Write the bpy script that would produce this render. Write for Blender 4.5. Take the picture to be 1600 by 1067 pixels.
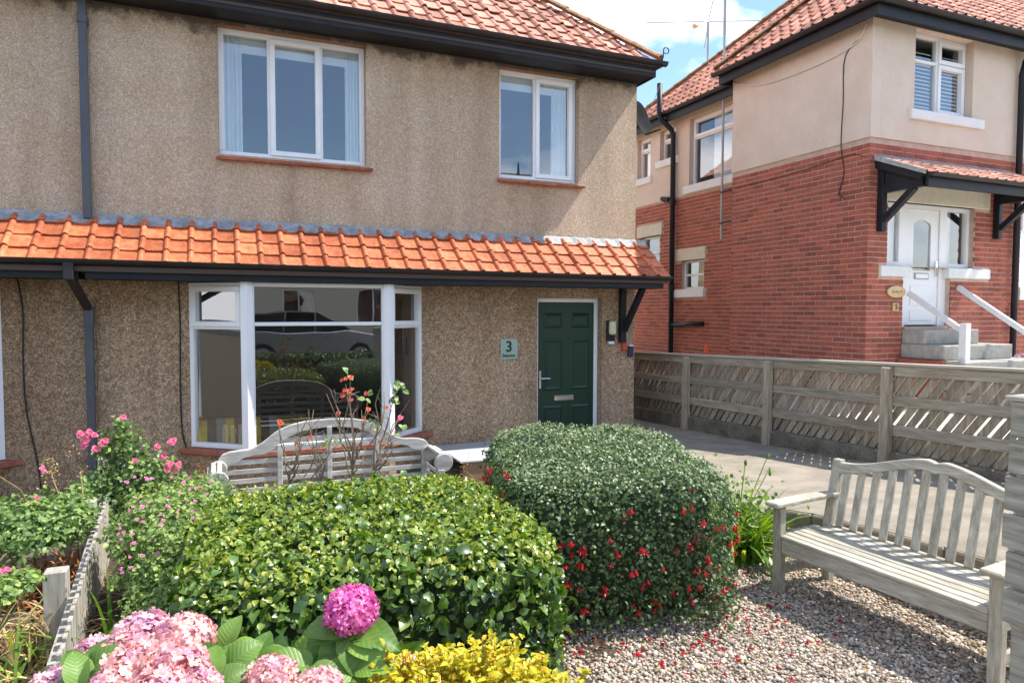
import bpy, bmesh, math, random
import numpy as np
from mathutils import Vector, Matrix
random.seed(7); rng = np.random.default_rng(7)
S = bpy.context.scene
for o in list(bpy.data.objects): bpy.data.objects.remove(o)
COL = S.collection
R = math.radians

# ------------------------------------------------------------------ camera
CAM = Vector((0, 0, 1.92)); YAW, PITCH, ROLL = R(22.93), R(2.6), R(0.13)
fwd = Vector((math.sin(YAW)*math.cos(PITCH), math.cos(YAW)*math.cos(PITCH), -math.sin(PITCH)))
rgt = Vector((math.cos(YAW), -math.sin(YAW), 0)); upv = rgt.cross(fwd)
r2 = rgt*math.cos(ROLL)+upv*math.sin(ROLL); u2 = -rgt*math.sin(ROLL)+upv*math.cos(ROLL)
cd = bpy.data.cameras.new('camera'); cam = bpy.data.objects.new('camera', cd); COL.objects.link(cam)
M = Matrix.Identity(4)
for i in range(3): M[i][0], M[i][1], M[i][2], M[i][3] = r2[i], u2[i], -fwd[i], CAM[i]
cam.matrix_world = M
cd.sensor_width = 36; cd.lens = 1071.4/1600*36; cd.clip_start = .05; cd.clip_end = 2000
S.camera = cam
FPX = 1071.4
def project(p):
    q = Vector(p)-CAM; z = q.dot(fwd)
    if z < .05: return None
    return 800+FPX*q.dot(r2)/z, 533.5-FPX*q.dot(u2)/z, z

# ------------------------------------------------------------------ light
SUN_EL, SUN_AZ = R(54.8), R(10.5)          # azimuth measured from +X towards -Y
sdir = Vector((math.cos(SUN_EL)*math.cos(SUN_AZ), -math.cos(SUN_EL)*math.sin(SUN_AZ), math.sin(SUN_EL)))
ld = bpy.data.lights.new('sun', 'SUN'); ld.energy = 3.9; ld.angle = R(.55); ld.color = (1, .95, .87)
sun = bpy.data.objects.new('sun', ld); COL.objects.link(sun)
sun.rotation_euler = sdir.to_track_quat('Z', 'Y').to_euler(); sun.location = (20, -6, 30)
W = bpy.data.worlds.new('World'); S.world = W; W.use_nodes = True
nt = W.node_tree; N = nt.nodes; L = nt.links
bg = N['Background']; bg.inputs['Strength'].default_value = .14
sky = N.new('ShaderNodeTexSky'); sky.sky_type = 'NISHITA'; sky.sun_disc = False
sky.sun_elevation = SUN_EL; sky.sun_rotation = math.atan2(sdir.x, sdir.y)
sky.altitude = 20; sky.air_density = 1.0; sky.dust_density = .2; sky.ozone_density = 3.0
tc = N.new('ShaderNodeTexCoord'); mp = N.new('ShaderNodeMapping'); mp.inputs['Scale'].default_value = (1, 1, 2.0)
mp.inputs['Location'].default_value = (.6, 1.1, .3)
L.new(tc.outputs['Generated'], mp.inputs['Vector'])
nz = N.new('ShaderNodeTexNoise'); nz.inputs['Scale'].default_value = 2.1; nz.inputs['Detail'].default_value = 9; nz.inputs['Roughness'].default_value = .52
L.new(mp.outputs['Vector'], nz.inputs['Vector'])
rmp = N.new('ShaderNodeValToRGB'); rmp.color_ramp.elements[0].position = .525; rmp.color_ramp.elements[1].position = .62
sxyz = N.new('ShaderNodeSeparateXYZ'); L.new(tc.outputs['Generated'], sxyz.inputs[0])
lowb = N.new('ShaderNodeMapRange'); lowb.inputs['From Min'].default_value = .12; lowb.inputs['From Max'].default_value = .50; lowb.inputs['To Min'].default_value = .09; lowb.inputs['To Max'].default_value = -.02
L.new(sxyz.outputs['Z'], lowb.inputs['Value']); adb = N.new('ShaderNodeMath'); L.new(nz.outputs['Fac'], adb.inputs[0]); L.new(lowb.outputs[0], adb.inputs[1])
L.new(adb.outputs[0], rmp.inputs['Fac'])
mx = N.new('ShaderNodeMix'); mx.data_type = 'RGBA'
L.new(rmp.outputs['Color'], mx.inputs['Factor']); L.new(sky.outputs['Color'], mx.inputs[6])
mx.inputs[7].default_value = (10.5, 10.7, 11.2, 1)
L.new(mx.outputs[2], bg.inputs['Color'])
S.view_settings.view_transform = 'Standard'; S.view_settings.look = 'None'; S.view_settings.gamma = 1
S.view_settings.exposure = 1.0
S.render.engine = 'CYCLES'
S.cycles.max_bounces = 8; S.cycles.diffuse_bounces = 4; S.cycles.glossy_bounces = 4
S.cycles.transparent_max_bounces = 12; S.cycles.sample_clamp_indirect = 8

# ------------------------------------------------------------------ materials
MATS = {}
def mat(name, c1, c2=None, scale=6, rough=.8, bump=0, bscale=60, rnd=0, c3=None, fine=0, fscale=150, ax=None,
        spec=.4, trans=0, metal=0, detail=4, rnd_cols=None, local=False, lo=.35, hi=.68, coat=0):
    m = bpy.data.materials.new(name); m.use_nodes = True; nt = m.node_tree; N = nt.nodes; L = nt.links
    b = N['Principled BSDF']; out = N['Material Output']
    b.inputs['Roughness'].default_value = rough; b.inputs['Specular IOR Level'].default_value = spec; b.inputs['Metallic'].default_value = metal
    if coat: b.inputs['Coat Weight'].default_value = coat; b.inputs['Coat Roughness'].default_value = .08
    c2 = c2 or c1
    geo = N.new('ShaderNodeNewGeometry'); src = geo.outputs['Position']
    if local:
        t = N.new('ShaderNodeTexCoord'); src = t.outputs['Object']
    mp = N.new('ShaderNodeMapping'); L.new(src, mp.inputs['Vector'])
    if ax: mp.inputs['Scale'].default_value = ax
    def noise(s, d=4, r=.55):
        n = N.new('ShaderNodeTexNoise'); n.inputs['Scale'].default_value = s; n.inputs['Detail'].default_value = d; n.inputs['Roughness'].default_value = r
        L.new(mp.outputs['Vector'], n.inputs['Vector']); return n.outputs['Fac']
    def ramp(f, cols, lo=.35, hi=.68):
        r = N.new('ShaderNodeValToRGB'); e = r.color_ramp.elements
        e[0].position = lo; e[1].position = hi; e[0].color = (*cols[0], 1); e[1].color = (*cols[-1], 1)
        for k in range(1, len(cols)-1):
            x = e.new(lo+(hi-lo)*k/(len(cols)-1)); x.color = (*cols[k], 1)
        L.new(f, r.inputs['Fac']); return r.outputs['Color']
    def mixc(mode, fac, a, bb):
        x = N.new('ShaderNodeMix'); x.data_type = 'RGBA'; x.blend_type = mode
        if isinstance(fac, (int, float)): x.inputs['Factor'].default_value = fac
        else: L.new(fac, x.inputs['Factor'])
        L.new(a, x.inputs[6]); L.new(bb, x.inputs[7]); return x.outputs[2]
    col = ramp(noise(scale, detail), [c1, c2] if not c3 else [c1, c3, c2], lo, hi)
    rv = None
    if rnd or rnd_cols:
        oi = N.new('ShaderNodeObjectInfo'); ad = N.new('ShaderNodeMath'); ad.operation = 'ADD'
        L.new(oi.outputs['Random'], ad.inputs[0]); L.new(geo.outputs['Random Per Island'], ad.inputs[1])
        fr = N.new('ShaderNodeMath'); fr.operation = 'FRACT'; L.new(ad.outputs[0], fr.inputs[0]); rv = fr.outputs[0]
    if rnd_cols: col = mixc('MULTIPLY', 1.0, col, ramp(rv, rnd_cols, 0, 1)) 
    if rnd: 
        hs = N.new('ShaderNodeHueSaturation'); mr = N.new('ShaderNodeMapRange')
        mr.inputs['To Min'].default_value = 1-rnd; mr.inputs['To Max'].default_value = 1+rnd
        L.new(rv, mr.inputs['Value']); L.new(mr.outputs[0], hs.inputs['Value']); L.new(col, hs.inputs['Color']); col = hs.outputs['Color']
    if fine:
        fcol = ramp(noise(fscale, 2), [(1-fine,)*3, (1,)*3, (1+fine*.8,)*3], .3, .7)
        col = mixc('MULTIPLY', 1.0, col, fcol)
    L.new(col, b.inputs['Base Color'])
    if bump:
        bn = N.new('ShaderNodeBump'); bn.inputs['Strength'].default_value = bump; bn.inputs['Distance'].default_value = .01
        L.new(noise(bscale, 3), bn.inputs['Height']); L.new(bn.outputs['Normal'], b.inputs['Normal'])
    if trans:
        tr = N.new('ShaderNodeBsdfTranslucent'); ms = N.new('ShaderNodeMixShader'); ms.inputs[0].default_value = trans
        tcol = mixc('MULTIPLY', 0.0, col, col); hs2 = N.new('ShaderNodeHueSaturation'); hs2.inputs['Saturation'].default_value = 1.15; hs2.inputs['Value'].default_value = 1.5
        L.new(col, hs2.inputs['Color']); L.new(hs2.outputs['Color'], tr.inputs['Color'])
        L.new(b.outputs[0], ms.inputs[1]); L.new(tr.outputs[0], ms.inputs[2]); L.new(ms.outputs[0], out.inputs['Surface'])
    MATS[name] = m; return m

def pebbledash():
    m = bpy.data.materials.new('pebbledash'); m.use_nodes = True; nt = m.node_tree; N = nt.nodes; L = nt.links
    b = N['Principled BSDF']; b.inputs['Roughness'].default_value = .92; b.inputs['Specular IOR Level'].default_value = .25
    geo = N.new('ShaderNodeNewGeometry'); P = geo.outputs['Position']
    def noise(s, d=3, r=.55, sc=None):
        n = N.new('ShaderNodeTexNoise'); n.inputs['Scale'].default_value = s; n.inputs['Detail'].default_value = d; n.inputs['Roughness'].default_value = r
        if sc:
            mp = N.new('ShaderNodeMapping'); mp.inputs['Scale'].default_value = sc; L.new(P, mp.inputs['Vector']); L.new(mp.outputs[0], n.inputs['Vector'])
        else: L.new(P, n.inputs['Vector'])
        return n.outputs['Fac']
    def ramp(f, pts):
        r = N.new('ShaderNodeValToRGB'); e = r.color_ramp.elements
        e[0].position, e[0].color = pts[0][0], (*pts[0][1], 1); e[1].position, e[1].color = pts[-1][0], (*pts[-1][1], 1)
        for p, c in pts[1:-1]:
            x = e.new(p); x.color = (*c, 1)
        L.new(f, r.inputs['Fac']); return r.outputs['Color']
    def mul(a, bb, fac=1.0, mode='MULTIPLY'):
        x = N.new('ShaderNodeMix'); x.data_type = 'RGBA'; x.blend_type = mode
        if isinstance(fac, (int, float)): x.inputs['Factor'].default_value = fac
        else: L.new(fac, x.inputs['Factor'])
        L.new(a, x.inputs[6]); L.new(bb, x.inputs[7]); return x.outputs[2]
    base = ramp(noise(1.1, 4), [(.3, (.56, .415, .285)), (.5, (.61, .475, .345)), (.72, (.64, .515, .395))])
    streak = ramp(noise(1.4, 4, .6, (1, 1, .12)), [(.35, (.78, .76, .74)), (.6, (1.06, 1.06, 1.06))])
    vo = N.new('ShaderNodeTexVoronoi'); vo.inputs['Scale'].default_value = 78; L.new(P, vo.inputs['Vector'])
    cells = ramp(vo.outputs['Color'], [(.15, (.5, .47, .44)), (.4, (.88, .87, .85)), (.62, (1.12, 1.11, 1.08)), (.85, (1.8, 1.75, 1.7))])
    f2 = ramp(noise(110, 3, .7), [(.36, (.55, .52, .5)), (.64, (1.4, 1.4, 1.4))])
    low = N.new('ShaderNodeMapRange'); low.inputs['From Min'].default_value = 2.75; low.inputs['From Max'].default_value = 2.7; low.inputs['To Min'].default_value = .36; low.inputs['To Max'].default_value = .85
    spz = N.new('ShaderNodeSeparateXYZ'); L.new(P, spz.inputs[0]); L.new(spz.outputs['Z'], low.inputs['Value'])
    lc = N.new('ShaderNodeMix'); lc.data_type = 'RGBA'; lc.inputs[6].default_value = (1, 1, 1, 1); lc.inputs[7].default_value = (.74, .69, .63, 1)  # below the canopy: browner finish, with the canopy's shade put into the colour
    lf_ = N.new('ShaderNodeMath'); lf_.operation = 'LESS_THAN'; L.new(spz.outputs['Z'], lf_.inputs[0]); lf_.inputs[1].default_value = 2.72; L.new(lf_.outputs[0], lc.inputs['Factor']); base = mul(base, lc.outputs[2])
    blot = ramp(noise(26, 4, .7), [(.40, (.80, .77, .74)), (.60, (1.2, 1.2, 1.2))])
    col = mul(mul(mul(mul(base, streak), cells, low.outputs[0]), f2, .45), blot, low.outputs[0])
    # dark mould just below the eaves with a ragged lower edge, and a pinkish cement patch by the corner
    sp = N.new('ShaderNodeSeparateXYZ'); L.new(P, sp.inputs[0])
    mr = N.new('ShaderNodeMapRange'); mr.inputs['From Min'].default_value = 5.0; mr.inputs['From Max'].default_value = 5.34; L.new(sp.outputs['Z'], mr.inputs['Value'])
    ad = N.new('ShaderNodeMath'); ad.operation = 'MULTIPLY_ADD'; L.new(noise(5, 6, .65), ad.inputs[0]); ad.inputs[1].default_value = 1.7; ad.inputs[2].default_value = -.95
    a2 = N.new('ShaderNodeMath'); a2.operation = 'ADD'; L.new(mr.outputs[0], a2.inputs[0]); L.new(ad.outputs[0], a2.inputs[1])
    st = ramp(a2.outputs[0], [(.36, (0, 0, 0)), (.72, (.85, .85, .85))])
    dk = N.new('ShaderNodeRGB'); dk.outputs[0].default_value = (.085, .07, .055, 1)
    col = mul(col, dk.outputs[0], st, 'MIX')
    L.new(col, b.inputs['Base Color'])
    h = N.new('ShaderNodeMath'); h.operation = 'ADD'; L.new(vo.outputs['Distance'], h.inputs[0]); L.new(noise(160, 3), h.inputs[1])
    bn = N.new('ShaderNodeBump'); bn.inputs['Strength'].default_value = .9; bn.inputs['Distance'].default_value = .012; L.new(h.outputs[0], bn.inputs['Height'])
    L.new(bn.outputs[0], b.inputs['Normal']); MATS['pebbledash'] = m; return m
pebbledash()
def glass_mat(name, ior=1.9, tint=(.86, .9, .89)):
    m = bpy.data.materials.new(name); m.use_nodes = True; nt = m.node_tree; N = nt.nodes; L = nt.links
    N.remove(N['Principled BSDF']); out = N['Material Output']
    t = N.new('ShaderNodeBsdfTransparent'); t.inputs[0].default_value = (*tint, 1)
    g = N.new('ShaderNodeBsdfGlossy'); g.inputs['Roughness'].default_value = .004
    f = N.new('ShaderNodeFresnel'); f.inputs['IOR'].default_value = ior
    geo = N.new('ShaderNodeNewGeometry'); nz = N.new('ShaderNodeTexNoise'); nz.inputs['Scale'].default_value = 1.3; nz.inputs['Detail'].default_value = 1
    L.new(geo.outputs['Position'], nz.inputs['Vector']); bp = N.new('ShaderNodeBump'); bp.inputs['Strength'].default_value = .06; bp.inputs['Distance'].default_value = .05
    L.new(nz.outputs['Fac'], bp.inputs['Height']); L.new(bp.outputs[0], g.inputs['Normal'])
    mx = N.new('ShaderNodeMixShader'); inv = N.new('ShaderNodeMath'); inv.operation = 'SUBTRACT'; inv.inputs[0].default_value = 1; L.new(geo.outputs['Backfacing'], inv.inputs[1])
    fm = N.new('ShaderNodeMath'); fm.operation = 'MULTIPLY'; L.new(f.outputs[0], fm.inputs[0]); L.new(inv.outputs[0], fm.inputs[1]); L.new(fm.outputs[0], mx.inputs[0]); L.new(t.outputs[0], mx.inputs[1]); L.new(g.outputs[0], mx.inputs[2]); L.new(mx.outputs[0], out.inputs['Surface'])
    MATS[name] = m; return m
glass_mat('glass', 2.9, (.95, .97, .965)); glass_mat('car_glass', 1.6, (.25, .27, .28))
mat('upvc', (.87, .87, .88), (.84, .84, .85), 3, .35, spec=.5)
mat('reveal', (.30, .17, .09), (.36, .22, .13), 8, .9, .3, 80)
mat('orange_tile', (.46, .105, .038), (.60, .20, .085), 11, .5, .35, 60, rnd=.2, rnd_cols=[(.78, .74, .74), (.95, .95, .95), (1, 1, 1), (1.08, 1.12, 1.2)], fine=.25, fscale=45, spec=.5)
mat('salmon_tile', (.50, .21, .135), (.60, .30, .21), 7, .7, .3, 60, rnd=.2, rnd_cols=[(.75, .72, .7), (1, 1, 1), (1.1, 1.12, 1.15)], fine=.2, fscale=50)
mat('hip_tile', (.38, .14, .08), (.50, .25, .14), 9, .85, .4, 50, fine=.3, fscale=40, c3=(.36, .25, .13))
mat('underlay', (.09, .06, .05))
mat('black_paint', (.010, .011, .015), (.016, .018, .022), 6, .5, .15, 30, spec=.3)
mat('gutter_plastic', (.022, .019, .019), (.036, .03, .029), 3, .5, spec=.35)
mat('grey_pipe', (.075, .08, .095), (.095, .10, .118), 4, .45)
mat('lead', (.24, .25, .27), (.42, .435, .45), 7, .55, .4, 25, fine=.2, fscale=30, c3=(.32, .33, .35))
mat('mortar_white', (.30, .305, .29), (.46, .46, .43), 20, .9, .4, 60)
mat('green_door', (.008, .036, .018), (.010, .042, .021), 3, .38, spec=.45)
mat('chrome', (.75, .75, .74), (.7, .7, .7), 5, .22, metal=1)
mat('sill_tile', (.30, .085, .05), (.42, .16, .10), 9, .6, .2, 50, rnd=.15, fine=.15, fscale=50)
mat('room_wall', (.20, .195, .185)); mat('room_dark', (.10, .085, .07)); mat('ceiling_white', (.7, .7, .68))
mat('curtain', (.90, .91, .93), (.86, .88, .91), 9, .9, trans=.25)
mat('mustard', (.50, .36, .05), (.42, .30, .04), 20, .9); mat('charcoal_cloth', (.05, .045, .04), rough=.95)
mat('brick', (.33, .085, .055), (.40, .12, .08), 18, .85, .35, 90, rnd=.10, rnd_cols=[(.80, .78, .8), (.95, .95, .95), (1, 1, 1), (1.06, 1.04, 1.02), (1.15, 1.0, .85)], fine=.15, fscale=110)
mat('mortar', (.52, .36, .28), (.62, .46, .37), 8, .95, .4, 120)
mat('cream_render', (.66, .53, .42), (.72, .595, .485), 2.5, .85, .25, 45, fine=.05, fscale=40)
mat('cream_stone', (.62, .56, .44), (.70, .64, .53), 9, .85, .15, 60)
mat('white_sill', (.74, .73, .70), (.80, .79, .77), 9, .7)
mat('step_stone', (.30, .29, .26), (.40, .385, .345), 12, .9, .3, 70)
mat('white_paint', (.78, .78, .78), (.72, .72, .72), 12, .45)
mat('shutter', (.75, .77, .8))
mat('fence_v', (.27, .225, .16), (.42, .365, .28), 1.0, .9, .4, 60, rnd=.22, ax=(30, 30, 3), fine=.2, fscale=2.5, c3=(.35, .295, .215))
mat('fence_y', (.29, .25, .185), (.46, .41, .325), 1.0, .9, .4, 60, rnd=.15, ax=(30, 2.2, 30), fine=.2, fscale=3, c3=(.38, .33, .25))
for nm_, ax_ in (('bench_wood', (28, 3, 28)), ('bench_wood_v', (28, 28, 4))): mat(nm_, (.36, .325, .25), (.56, .52, .43), 1.0, .85, .35, 50, rnd=.12, ax=ax_, fine=.22, fscale=3.1, c3=(.47, .43, .34))
mat('lutyens_wood', (.34, .325, .285), (.55, .53, .485), 1.0, .8, .3, 50, rnd=.08, ax=(5, 20, 20), c3=(.45, .43, .39))
mat('gate_wood', (.27, .25, .195), (.47, .45, .375), 1.0, .85, .4, 50, rnd=.1, ax=(25, 2.5, 25), fine=.15, fscale=2, c3=(.38, .36, .295))
mat('lit_cap_wood', (.42, .38, .30), (.56, .52, .43), 1, .85, .3, 50, ax=(25, 2, 25))  # sunlit line along the fence cap put into the colour as paler wood
mat('grey_picket', (.34, .31, .26), (.56, .52, .44), 1.0, .9, .5, 60, rnd=.15, ax=(40, 40, 4), c3=(.45, .415, .35))
mat('deck_wood', (.36, .365, .36), (.52, .525, .52), 1.0, .75, .3, 40, rnd=.08, ax=(2, 30, 30))
mat('concrete', (.23, .195, .15), (.34, .295, .235), 3, .93, .5, 60, fine=.25, fscale=90, c3=(.285, .245, .19))
mat('plinth', (.12, .105, .075), (.24, .21, .16), 5, .95, .6, 40, fine=.25, fscale=40)
mat('pale_concrete', (.60, .545, .45), (.68, .63, .53), 4, .9, .3, 60, fine=.1, fscale=60)
mat('soil', (.045, .032, .02), (.10, .075, .05), 25, 1, 1.0, 60)
mat('earth', (.10, .08, .05), (.15, .12, .08), 6, 1, .6, 30)
mat('stone', (1.08, 1.05, 1), (.95, .92, .87), 60, .8, .2, 200, rnd=.12, spec=.3,
    rnd_cols=[(.16, .13, .11), (.44, .36, .29), (.54, .45, .36), (.33, .28, .245), (.62, .56, .47), (.46, .34, .27), (.24, .21, .19), (.70, .66, .59), (.50, .42, .34), (.38, .31, .25)])
mat('hedge_leaf', (.055, .115, .018), (.115, .205, .032), 9, .38, rnd=.25, rnd_cols=[(.55, .7, .75), (.95, 1, 1), (1.1, 1.1, 1), (1.5, 1.25, .9)], spec=.8, trans=.22)  # weaker sunlight on the hedge sides put into the colour as darker green
mat('fuchsia_leaf', (.075, .135, .05), (.145, .215, .09), 14, .42, rnd=.25, rnd_cols=[(.55, .65, .6), (.9, .95, .9), (1.1, 1.05, 1), (1.3, 1.2, 1.05)], spec=.45, trans=.2)
mat('fuchsia_red', (.52, .008, .02), (.62, .02, .035), 30, .45, trans=.25)
mat('fuchsia_violet', (.16, .02, .16), rough=.5, trans=.2)
mat('gold_leaf', (.46, .42, .022), (.58, .53, .04), 16, .45, rnd=.15, rnd_cols=[(.62, .85, .7), (1, 1, 1), (1, 1, 1), (1, 1, 1), (1.15, 1.12, 1), (1.12, 1.1, 1), (1.1, .7, .6)], trans=.3)
mat('red_stem', (.30, .08, .03), (.36, .13, .05), 20, .7)
mat('hydrangea_pink', (.72, .37, .37), (.80, .56, .53), 60, .65, rnd=.20, rnd_cols=[(.85, .66, .98), (1, .95, 1), (1, 1, .95), (1.05, 1.12, 1.0)], trans=.25)
mat('hydrangea_lilac', (.66, .36, .44), (.78, .54, .58), 60, .65, rnd=.20, rnd_cols=[(.85, .78, 1.02), (1, .97, 1), (1, 1, .95), (1.08, 1.12, 1.0)], trans=.25)
mat('hydrangea_magenta', (.64, .085, .34), (.80, .26, .52), 60, .6, rnd=.22, rnd_cols=[(.85, .7, 1), (1, 1, 1), (1.06, 1.5, 1.1)], trans=.25)
mat('hydrangea_leaf', (.07, .165, .025), (.14, .27, .05), 8, .5, rnd=.2, rnd_cols=[(.85, .9, .8), (1, 1, 1), (1.35, 1.2, 1)], trans=.25)
def veins(m):
    nt = m.node_tree; N = nt.nodes; L = nt.links; b = N['Principled BSDF']; t = N.new('ShaderNodeTexCoord'); sp = N.new('ShaderNodeSeparateXYZ'); L.new(t.outputs['Object'], sp.inputs[0])
    def mth(op, a, bb=None):
        x = N.new('ShaderNodeMath'); x.operation = op
        for i, v in enumerate((a, bb)):
            if v is None: continue
            if isinstance(v, (int, float)): x.inputs[i].default_value = v
            else: L.new(v, x.inputs[i])
        return x.outputs[0]
    ax_ = mth('ABSOLUTE', sp.outputs['X']); ph = mth('MULTIPLY', mth('SUBTRACT', sp.outputs['Y'], mth('MULTIPLY', ax_, .75)), 58.0)
    lines = mth('POWER', mth('ABSOLUTE', mth('SINE', mth('MULTIPLY', ph, .5))), 10.0); mid = mth('LESS_THAN', ax_, .012); v = mth('MAXIMUM', lines, mid)
    src = b.inputs['Base Color'].links[0].from_socket; mx = N.new('ShaderNodeMix'); mx.data_type = 'RGBA'; mx.blend_type = 'MIX'; L.new(mth('MULTIPLY', v, .2), mx.inputs['Factor']); L.new(src, mx.inputs[6]); mx.inputs[7].default_value = (.30, .40, .14, 1); L.new(mx.outputs[2], b.inputs['Base Color'])
    bp_ = N.new('ShaderNodeBump'); bp_.inputs['Strength'].default_value = .2; bp_.inputs['Distance'].default_value = .01; L.new(mth('MULTIPLY', v, -1.0), bp_.inputs['Height']); L.new(bp_.outputs[0], b.inputs['Normal'])
veins(mat('hydrangea_veined', (.11, .22, .035), (.18, .31, .06), 8, .45, rnd=.2, rnd_cols=[(.8, .88, .8), (1, 1, 1), (1.3, 1.2, 1)], trans=.25))
mat('rose_leaf', (.13, .22, .065), (.22, .33, .11), 14, .42, rnd=.28, rnd_cols=[(.45, .6, .6), (.9, .95, .9), (1.1, 1.05, 1), (1.4, 1.2, 1)], trans=.25)
mat('geranium_leaf', (.19, .28, .08), (.29, .39, .13), 14, .5, rnd=.28, rnd_cols=[(.5, .65, .6), (.9, .95, .9), (1.1, 1.05, 1), (1.35, 1.2, 1.1)], trans=.3)
mat('strap_leaf', (.16, .30, .04), (.26, .40, .06), 12, .4, rnd=.2, rnd_cols=[(.6, .75, .7), (1, 1, 1), (1.5, 1.2, .8)], trans=.3)
mat('straw', (.42, .29, .13), (.58, .44, .23), 12, .9, rnd=.3, rnd_cols=[(.45, .36, .32), (.9, .85, .8), (1.1, 1.1, 1.1)], trans=.15)
mat('rust_fern', (.30, .11, .035), (.42, .20, .08), 12, .9, rnd=.3, trans=.1)
mat('pink_petal', (.78, .13, .26), (.85, .34, .45), 60, .6, rnd=.15, trans=.3)
mat('salmon_petal', (.68, .10, .06), (.72, .22, .14), 60, .7, rnd=.2, trans=.2)
mat('mauve_petal', (.70, .20, .42), (.78, .36, .55), 60, .6, rnd=.15, trans=.3)
mat('twig', (.20, .14, .09), (.34, .26, .18), 30, .9, .3, 100)
mat('stem_green', (.12, .20, .05), (.2, .26, .08), 20, .7)
mat('sign_plate', (.30, .40, .34), (.34, .44, .38), 6, .3); mat('dark_letter', (.02, .04, .03))
mat('sign_wood', (.62, .42, .20), (.72, .52, .28), 14, .6); mat('brown_letter', (.10, .04, .02))
mat('lamp_cream', (.62, .60, .40), (.58, .56, .38), 8, .4); mat('red_box', (.45, .07, .03), (.5, .1, .05), 9, .5); mat('navy_box', (.03, .03, .07), rough=.5)
mat('dish_grey', (.025, .025, .028), (.035, .035, .038), 5, .95, spec=.1); mat('galv', (.36, .36, .35), (.44, .44, .43), 9, .45, metal=.4)
mat('cone_orange', (.75, .10, .02), rough=.5); mat('white_cable', (.7, .7, .68)); mat('black_cable', (.02, .02, .02), rough=.6)
mat('road', (.05, .05, .05), (.07, .07, .07), 30, .95, .4, 90); mat('car_silver', (.50, .52, .55), (.52, .54, .57), 2, .28, metal=.7); mat('tyre', (.02, .02, .02))
mat('tail_red', (.5, .02, .02), rough=.3); mat('slate', (.10, .105, .115), (.16, .165, .17), 8, .6, rnd=.2); mat('pale_house', (.62, .58, .46), (.68, .64, .52), 3, .85)
mat('pavement', (.25, .24, .22), (.32, .31, .28), 6, .9, .3, 60)
mat('lavender', (.42, .36, .50), (.55, .48, .60), 30, .8, rnd=.2)

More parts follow.
